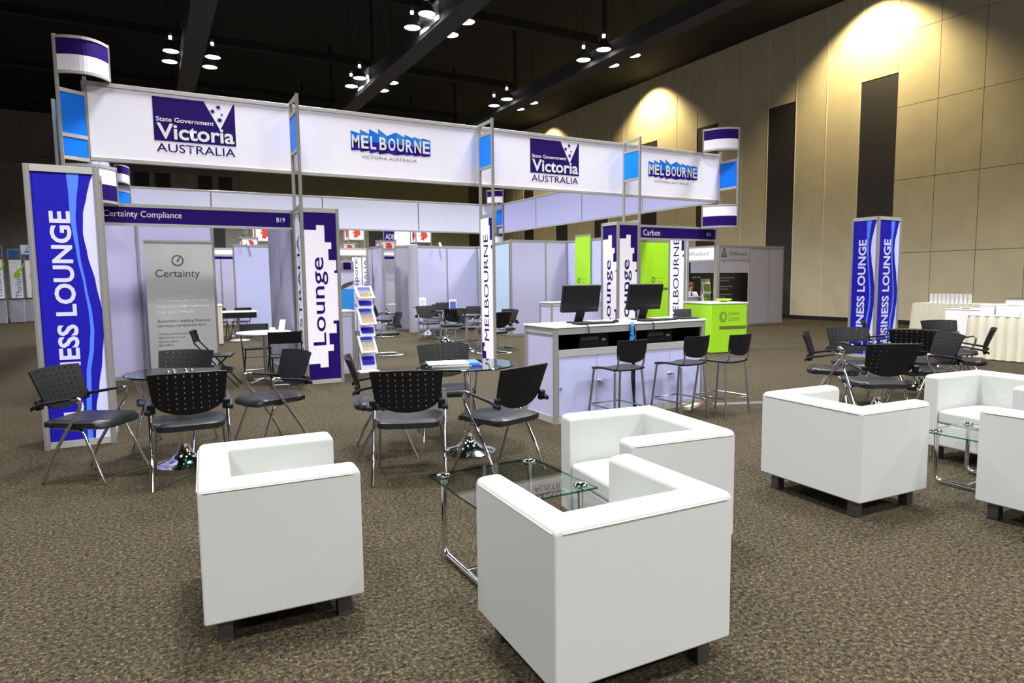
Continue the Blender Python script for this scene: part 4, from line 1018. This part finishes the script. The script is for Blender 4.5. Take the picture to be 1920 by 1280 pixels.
f = FY((.08, -.013, 2.06)); m = MB(); m.strip([(0, 0), (.24, 0), (.12, .3), (0, 0)], [(.05, .03), (.19, .03), (.12, .21), (.05, .03)], f, .002); m.poly([(.09, .05), (.15, .05), (.14, .1), (.1, .1)], f, .002)
part(m.build('triangle_emblem', 'ink_dark', b), 'dark triangle emblem')
grey_fascia('white booth board with dark letters on the left side of the far right booth', (14.64, 15.3), (14.64, 13.83), 'TÜVRheinland', .10, 1.02, 'banner_white')
def poster(label, x0, x1, z0, z1, top=None, lines=(), y=16.40):
    t = thing('poster', label, 'poster', (x0, y, 0)); p = MB().box(0, x1-x0, -.008, .008, z0, z1).build('sheet', 'screen', t)
    if top: part(MB().box(0, x1-x0, -.008, .008, z1, top).build('pale_header', 'laminate_blue', t), 'pale lavender top')
    MB().box(.01, x1-x0-.01, .008, .025, z0-.02, z1).build('backing', 'alu', t)
    mb = MB().box(.02, .05, 0, .025, 0, z0).box(x1-x0-.05, x1-x0-.02, 0, .025, 0, z0); mb.build('support', 'alu', t)
    for s, x, z, w, h in lines: text(s, FY((x, -.0085, z)), h, p, 'ink_light', w)
poster('tall black poster left of the brochure rack in the far right booth', 15.62, 16.10, .6, 1.98)
poster('wide black poster with a pale top and white lines in the far right booth', 16.12, 18.9, .6, 1.62, 1.95, (('Industry, Energy', .05, 1.45, .4, .05), ('European Union Emissions Trading', 1.3, 1.42, .78, .05), ('Scheme (EU-ETS)', 1.3, 1.32, .5, .05), ('Corporate and Product', 1.3, 1.12, .7, .05), ('Carbon Footprint', 1.3, 1.03, .5, .05), ('Carbon Offsetting and', 1.3, .84, .66, .05), ('Neutrality', 1.3, .75, .35, .05)))
t = thing('brochure_rack', 'slim rack with two green-pictured brochures in the far right booth', 'brochure rack', (15.17, 14.96, 0))
MB().box(0, .36, 0, .03, 0, 1.42).build('frame', 'alu_light', t)
for z in (.98, .62):
    pk = MB().obox((.18, -.04, z+.16), (.16, 0, 0), (0, .01, .002), (0, .03, .17)).build('pocket', 'white_gloss', t); part(MB().obox((.18, -.058, z+.18), (.13, 0, 0), (0, .004, .0), (0, .022, .11)).build('green_picture', 'lime_dark', pk), 'green picture')
t = thing('reception_counter', 'small white reception counter with a person behind it in the far right booth', 'counter', (14.85, 15.34, 0))
MB().box(0, .62, 0, .22, .03, .84).build('body', 'laminate', t); MB().box(-.02, .64, -.02, .24, .84, .87).build('worktop', 'white_gloss', t); MB().box(.02, .6, .02, .2, 0, .03).build('plinth', 'black', t)

def person():
    t = thing('person', 'person in a pale shirt sitting behind the small white counter', 'person', (15.72, 15.97, 0), R(-125))
    # faces +x locally: seated, forearms forward
    J = {'pel': (0, 0, .52), 'wst': (-.01, 0, .68), 'cst': (-.02, 0, .86), 'nk0': (-.01, 0, .99), 'nk': (.01, 0, 1.05), 'hd': (.025, 0, 1.12), 'hd2': (.02, 0, 1.23),
         'sl': (-.02, .17, .95), 'el': (.06, .23, .72), 'wl': (.28, .14, .70), 'sr': (-.02, -.17, .95), 'er': (.06, -.23, .72), 'wr': (.28, -.14, .70),
         'hl': (.02, .10, .52), 'kl': (.42, .13, .50), 'al': (.40, .13, .09), 'fl': (.54, .14, .04), 'hr': (.02, -.10, .52), 'kr': (.42, -.13, .50), 'ar': (.40, -.13, .09), 'fr': (.54, -.14, .04)}
    rad = {'pel': .14, 'wst': .13, 'cst': .145, 'nk0': .075, 'nk': .052, 'hd': .078, 'hd2': .085, 'sl': .065, 'el': .045, 'wl': .03, 'sr': .065, 'er': .045, 'wr': .03, 'hl': .09, 'kl': .06, 'al': .04, 'fl': .035, 'hr': .09, 'kr': .06, 'ar': .04, 'fr': .035}
    E_ = [('pel', 'wst'), ('wst', 'cst'), ('cst', 'nk0'), ('nk0', 'nk'), ('nk', 'hd'), ('hd', 'hd2'), ('cst', 'sl'), ('sl', 'el'), ('el', 'wl'), ('cst', 'sr'), ('sr', 'er'), ('er', 'wr'), ('pel', 'hl'), ('hl', 'kl'), ('kl', 'al'), ('al', 'fl'), ('pel', 'hr'), ('hr', 'kr'), ('kr', 'ar'), ('ar', 'fr')]
    for s, k in ((1, 'wl'), (-1, 'wr')):
        bx_, by_, bz_ = J[k]; J[k+'p'] = (bx_+.05, by_-.01*s, bz_); rad[k+'p'] = .026; E_.append((k, k+'p'))
        for i, (o, L) in enumerate(((.022, .065), (.008, .08), (-.007, .075), (-.021, .06))):
            J[k+'f%d' % i] = (bx_+.05+L, by_-.01*s+o*s, bz_-.012); rad[k+'f%d' % i] = .009; E_.append((k+'p', k+'f%d' % i))
        J[k+'t'] = (bx_+.055, by_-.055*s, bz_+.01); rad[k+'t'] = .010; E_.append((k, k+'t'))
    ks = list(J); me = bpy.data.meshes.new('body'); me.from_pydata([J[k] for k in ks], [(ks.index(a), ks.index(b)) for a, b in E_], [])
    ob = bpy.data.objects.new('body', me); COL.objects.link(ob)
    sk = ob.modifiers.new('skin', 'SKIN'); ob.modifiers.new('sub', 'SUBSURF').levels = 1
    bmx = bmesh.new(); bmx.from_mesh(me); lay_ = bmx.verts.layers.skin.verify()
    for i, v in enumerate(bmx.verts):
        q = rad[ks[i]]; v[lay_].radius = (q, q*.8 if ks[i] in ('pel', 'wst', 'cst') else q); v[lay_].use_root = (i == 0)
    bmx.to_mesh(me); bmx.free()
    dg = bpy.context.evaluated_depsgraph_get(); m2 = bpy.data.meshes.new_from_object(ob.evaluated_get(dg)); bpy.data.objects.remove(ob)
    for mm in ('shirt', 'skin', 'plastic_grey'): m2.materials.append(MATS[mm])
    for p in m2.polygons:
        c = p.center; p.use_smooth = True
        p.material_index = 1 if c.z > 1.02 or (c.x > .20 and c.z > .60) else (2 if c.z < .60 else 0)
    b = bpy.data.objects.new('body', m2); COL.objects.link(b); b.parent = t
    m = MB(); m.lathe([(0, .115), (.05, .108), (.09, .07), (.102, .02), (.10, -.04), (.09, -.07), (.085, -.04), (.088, .02), (.07, .06)], (-.005, 0, 1.215), 20); part(m.build('hair', 'hair', t, smooth=True), 'short reddish brown hair')
    m = MB()
    for s in (-1, 1): m.lathe([(0, -.012), (.011, 0), (0, .012)], (.098, .033*s, 1.19), 10)
    m.build('eyes', 'ink_dark', t); part(MB().obox((.112, 0, 1.155), (.014, 0, 0), (0, .012, 0), (-.006, 0, .025)).build('nose', 'skin', t, bevel=.005), 'nose'); MB().obox((.098, 0, 1.112), (.006, 0, 0), (0, .024, 0), (0, 0, .005)).build('mouth', 'red_logo', t)
    m = MB()
    for s in (-1, 1): m.obox((.02, .088*s, 1.17), (.018, 0, 0), (0, .008, 0), (0, 0, .03))
    m.build('ears', 'skin', t, bevel=.006)
    part(MB().add([(.135, -.02, 1.0), (.135, .02, 1.0), (.150, .03, .72), (.150, -.03, .72), (.12, -.02, 1.0), (.12, .02, 1.0), (.12, .03, .72), (.12, -.03, .72)], [(0, 3, 2, 1), (0, 1, 5, 4), (1, 2, 6, 5), (2, 3, 7, 6), (3, 0, 4, 7)]).build('tie', 'ink_dark', t), 'dark tie')
    s_ = thing('swivel_stool', 'plain stool under the person behind the small white counter', 'stool', (15.72, 15.97, 0)); MB().lathe([(0, .38), (.18, .38), (.19, .40), (.17, .42), (0, .42)], n=20).build('seat', 'seat_black', s_, smooth=True); MB().lathe([(.2, 0), (.2, .02), (.03, .05), (.03, .38)], n=20).build('base', 'steel', s_)
person()

# ------------------------------------------------------------------ skirted buffet tables on the right
def skirted(label, x0, y0, L, w, cloth, h=.75, pleats=True, end=True):
    """long face towards -x from (x0,y0) running towards -y"""
    t = thing('skirted_table', label, 'table', (x0, y0, 0))
    MB().box(0, w, -L, 0, h-.03, h).build('tabletop', 'wood_plate', t)
    part(MB().box(-.02, w+.02, -L-.02, .02, h-.004, h+.006).build('tablecloth', 'white_cloth', t), 'white cloth over the top')
    mb = MB(); path = []
    per = [(0, 0), (0, -L), (w, -L), (w, 0), (0, 0)]
    for (ax, ay), (bx2, by2) in zip(per[:-1], per[1:]):
        q = math.hypot(bx2-ax, by2-ay); n = int(q/.0165)
        for i in range(n): path.append((ax+(bx2-ax)*i/n, ay+(by2-ay)*i/n, (by2-ay)/q, -(bx2-ax)/q))
    N = len(path); zs = [.015, .25, .5, h-.06, h-.002]; vs = []
    for k, z in enumerate(zs):
        fl = (1, .75, .55, .35, .12)[k]
        for i, (x, y, nx, ny) in enumerate(path):
            d = .012+(.085*(1-abs(((i/9.0) % 1)*2-1)**.6) if pleats else .008*math.sin(i*.2))*fl+.03*(h-z)*.9
            vs.append((x+nx*d, y+ny*d, z))
    fs = [(k*N+i, k*N+(i+1) % N, (k+1)*N+(i+1) % N, (k+1)*N+i) for k in range(4) for i in range(N)]
    mb.add(vs, fs).build('skirt', cloth, t, smooth=True, angle=60)
    lg = MB()
    for px in (.06, w-.06):
        for py in (-.08, -L+.08): lg.tube([(px, py, 0), (px, py, h-.03)], .015, 8)
    lg.build('leg', 'steel', t); return t
skirted('table with a pleated cream skirt and white cup boxes at the right photo edge', 12.55, 6.05, 2.6, .75, 'cream_cloth')
skirted('table with a pleated cream skirt against the beige wall, left end of the buffet', 17.2, 9.60, 2.3, .8, 'cream_cloth')
skirted('table under a plain white cloth between the two pleated buffet tables', 14.35, 7.35, 1.6, .75, 'white_cloth', .76, False)
for i in range(3):
    t = thing('cup_box', 'white stacked cup box on the right edge buffet table, %s' % ('nearest the left end', 'second from the left end', 'third from the left end')[i], 'box', (12.66+.1*(i == 1), 5.93-.20*i, .757), 0, 'white boxes of cups on the buffet table')
    MB().box(0, .3, -.17, 0, 0, .17+.01*i).build('carton', 'white_cloth', t, bevel=.006); MB().box(-.004, .304, -.174, .004, .165+.01*i, .182+.01*i).build('lid', 'white', t)
t = thing('cup', 'single white cup with a handle beside the cup boxes', 'cup', (12.72, 5.30, .757)); MB().lathe([(.03, 0), (.042, .08), (.038, .08), (.028, .008), (0, .008)], n=18).build('bowl', 'white_gloss', t, smooth=True); MB().tube([(0, .04, .065), (0, .07, .05), (0, .06, .02), (0, .033, .018)], .006, 8).build('handle', 'white_gloss', t)
GP = 'white cup stacks on the far buffet table'
for i, w_ in enumerate(('leftmost', 'second', 'third', 'fourth', 'fifth', 'sixth', 'seventh', 'eighth', 'ninth', 'rightmost')):
    t = thing('cup_stack', '%s stack of white cups in the row on the far buffet table' % w_ if i in (0, 9) else '%s stack of white cups from the left on the far buffet table' % w_, 'cup stack', (17.33, 9.22-i*.098, .757), 0, GP)
    MB().lathe([(.036, 0), (.044, .06), (.036, .062), (.044, .12), (.036, .122), (.044, .18), (.036, .182), (.044, .235), (0, .235)], n=14).build('cups', 'white', t, smooth=True)
for i, (x, y, a, lab) in enumerate(((13.17, 5.55, 10, 'polished tray propped behind the cup boxes, left one'), (13.17, 5.02, -8, 'polished tray propped behind the cup boxes, right one'))):
    t = thing('serving_tray', lab, 'tray', (x, y, .757), R(90+a), 'silver trays on the buffet'); m = MB(); m.obox((0, .04, .14), (.2, 0, 0), (0, .004, .002), (0, -.05, .14)); m.build('tray', 'alu_light', t); m = MB(); m.obox((0, .0, .28), (.21, 0, 0), (0, .02, .004), (0, .0, .006)); m.build('rim', 'steel', t)
for i, (x, y, lab) in enumerate(((14.6, 7.1, 'small beige dish on the plain white table, left'), (14.62, 6.75, 'small beige dish on the plain white table, right'))):
    t = thing('dish', lab, 'dish', (x, y, .767), 0, 'dishes on the plain white table'); MB().lathe([(.05, 0), (.11, .03), (.105, .033), (.05, .008), (0, .008)], n=20).build('dish', 'beige_metal', t, smooth=True)

# ------------------------------------------------------------------ far left kiosks and hanging cube signs
def kiosk(label, x, y, w, hgt, rz):
    t = thing('country_kiosk', label, 'kiosk', (x, y, 0), rz, 'white kiosks with green emblems at the far left')
    p = MB().box(0, w, 0, .04, .95, 2.45).build('sign_panel', 'banner_white', t)
    fr = MB()
    for xx in (0, w): fr.bar((xx, .02, 0), (xx, .02, hgt), .04, .04)
    fr.bar((0, .02, hgt), (w, .02, hgt), .04, .04); fr.build('frame', 'alu', t)
    part(MB().box(.02, w-.02, .0, .03, 2.58, 2.66).box(.02, w-.02, .0, .03, 2.76, 2.82).build('blue_bar', 'blue_bright', t), 'blue bars')
    m = MB(); m.poly([(.10, 1.75), (.28, 1.76), (.30, 1.86), (.26, 1.95), (.34, 2.05), (.42, 2.2), (.45, 2.38), (.34, 2.16), (.2, 2.05), (.10, 1.9)], FY((.05, -.001, 0)), .003); part(m.build('green_emblem', 'lime', p), 'lime green swirl')
    text('Thailand', up(at(FY((0, -.001, 0)), .36, .98)), .20, p, 'thai_blue', .95)
    t2 = MB().box(-.05, w+.02, -.45, -.05, 0.02, .92).build('counter_body', 'laminate_grey', t); part(MB().box(-.07, w+.04, -.47, -.03, .92, .95).build('counter_top', 'black', t), 'dark counter edge')
kiosk('far left kiosk cut by the photo edge, white with a green emblem', -5.22, 31.6, .45, 2.98, R(4))
kiosk('far left kiosk in the middle, brightest, white with a green emblem', -4.65, 32, .40, 2.86, R(4))
kiosk('far left kiosk nearest the blue pillar, white with a green emblem', -4.22, 32.6, .38, 2.6, R(4))
t = thing('hanging_sign', 'small white sign with a ring emblem above the far left kiosks', 'sign', (-4.4, 33.2, 0)); p = MB().box(0, .5, 0, .05, 2.72, 3.1).build('board', 'banner_white', t); MB().tube([(.25, .06, 0), (.25, .06, 2.8)], .02, 8).build('pole', 'alu', t)
m = MB(); m.strip([(.3+.1*math.cos(a), 2.92+.11*math.sin(a)) for a in [i*.25 for i in range(22)]], [(.3+.075*math.cos(a), 2.92+.08*math.sin(a)) for a in [i*.25 for i in range(22)]], FY((0, -.001, 0)), .003); part(m.build('ring_emblem', 'thai_blue', p), 'blue green ring')
def cube_sign(label, x, y, s, z0):
    t = thing('cube_sign', label, 'cube sign', (x, y, 0), 0, 'white cube signs with red emblems')
    for px in (0, s):
        for py in (0, s): post((px, py), 0, z0+s*.8+.04, t, .025)
    MB().box(.02, s-.02, .0, s, z0, z0+s*.75).build('cube', 'banner_white', t); MB().box(-.02, s+.02, -.02, s+.02, z0-.04, z0).box(-.02, s+.02, -.02, s+.02, z0+s*.75, z0+s*.75+.04).build('rim', 'alu', t)
    for fr in (FY((0, -.001, z0)), FX((-.001+.02, s, z0))):
        m = MB(); q = s*.75
        m.poly([(.32*s, .20*q), (.5*s, .12*q), (.62*s, .3*q), (.74*s, .34*q), (.78*s, .6*q), (.66*s, .84*q), (.45*s, .88*q), (.28*s, .74*q), (.38*s, .66*q), (.24*s, .52*q), (.38*s, .46*q)], fr, .003); part(m.build('red_emblem', 'red_logo', t), 'red lion-like emblem')
for x, y, s, z0, lab in ((3.28, 27, .58, 2.72, 'white cube sign with a red emblem, lower one seen through the left booth'), (3.95, 28.2, .74, 3.15, 'white cube sign with a red emblem, higher one seen through the left booth'),
                         (7.40, 27, .66, 3.2, 'white cube sign with a red emblem above the blue poster stand'), (6.9, 26, .48, 2.6, 'small low white cube sign just right of the left stepped pillar'),
                         (8.45, 26, .62, 2.62, 'low white cube sign over the edge of the inner white wall'), (10.35, 27, .70, 3.15, 'white cube sign with a red emblem above the long white wall')):
    cube_sign(lab, x, y, s, z0)
t = thing('banner_board', 'navy and white hanging board with pale letters in the far background', 'banner', (9.0, 27.2, 0)); p = MB().box(0, .45, 0, .05, 2.75, 3.7).build('navy_board', 'navy', t); MB().box(.45, 1.15, 0, .05, 2.95, 3.65).build('white_board', 'banner_white', t); text('ADB', at(FY((0, -.001, 0)), .05, 3.25), .22, p, 'ink_light', .4)
MB().bar((0, .05, 0), (0, .05, 3.75), .05, .05).bar((1.15, .05, 0), (1.15, .05, 3.75), .05, .05).bar((0, .05, 3.72), (1.15, .05, 3.72), .05, .05).build('frame', 'alu', t)
t = thing('waste_bin', 'pale grey round column beside the long white wall', 'column', (6.62, 17.55, 0)); MB().lathe([(.15, 0), (.15, 2.46), (.12, 2.48)], n=28).build('shaft', 'laminate_grey', t, smooth=True)
t.name = 'round_column'

# floor clutter by the stools
o = thing('floor_cable', 'grey cable cover strip running over the carpet right of the stools', 'cable cover', (5.62, 5.35, 0), R(-22)); MB().add([(0, -.05, 0), (1.5, -.05, 0), (1.5, .05, 0), (0, .05, 0), (0, -.02, .012), (1.5, -.02, .012), (1.5, .02, .012), (0, .02, .012)], [(0, 1, 5, 4), (1, 2, 6, 5), (2, 3, 7, 6), (3, 0, 4, 7), (4, 5, 6, 7)]).build('cover', 'plastic_grey', o)
o = thing('power_strip', 'small pale power strip on the carpet under the counter edge by the stools', 'power strip', (5.25, 5.30, 0), R(20)); MB().box(-.14, .14, -.03, .03, 0, .04).build('housing', 'beige_metal', o, bevel=.006); part(MB().box(.14, .26, -.01, .01, 0, .012).build('cord', 'red_logo', o), 'reddish cord')
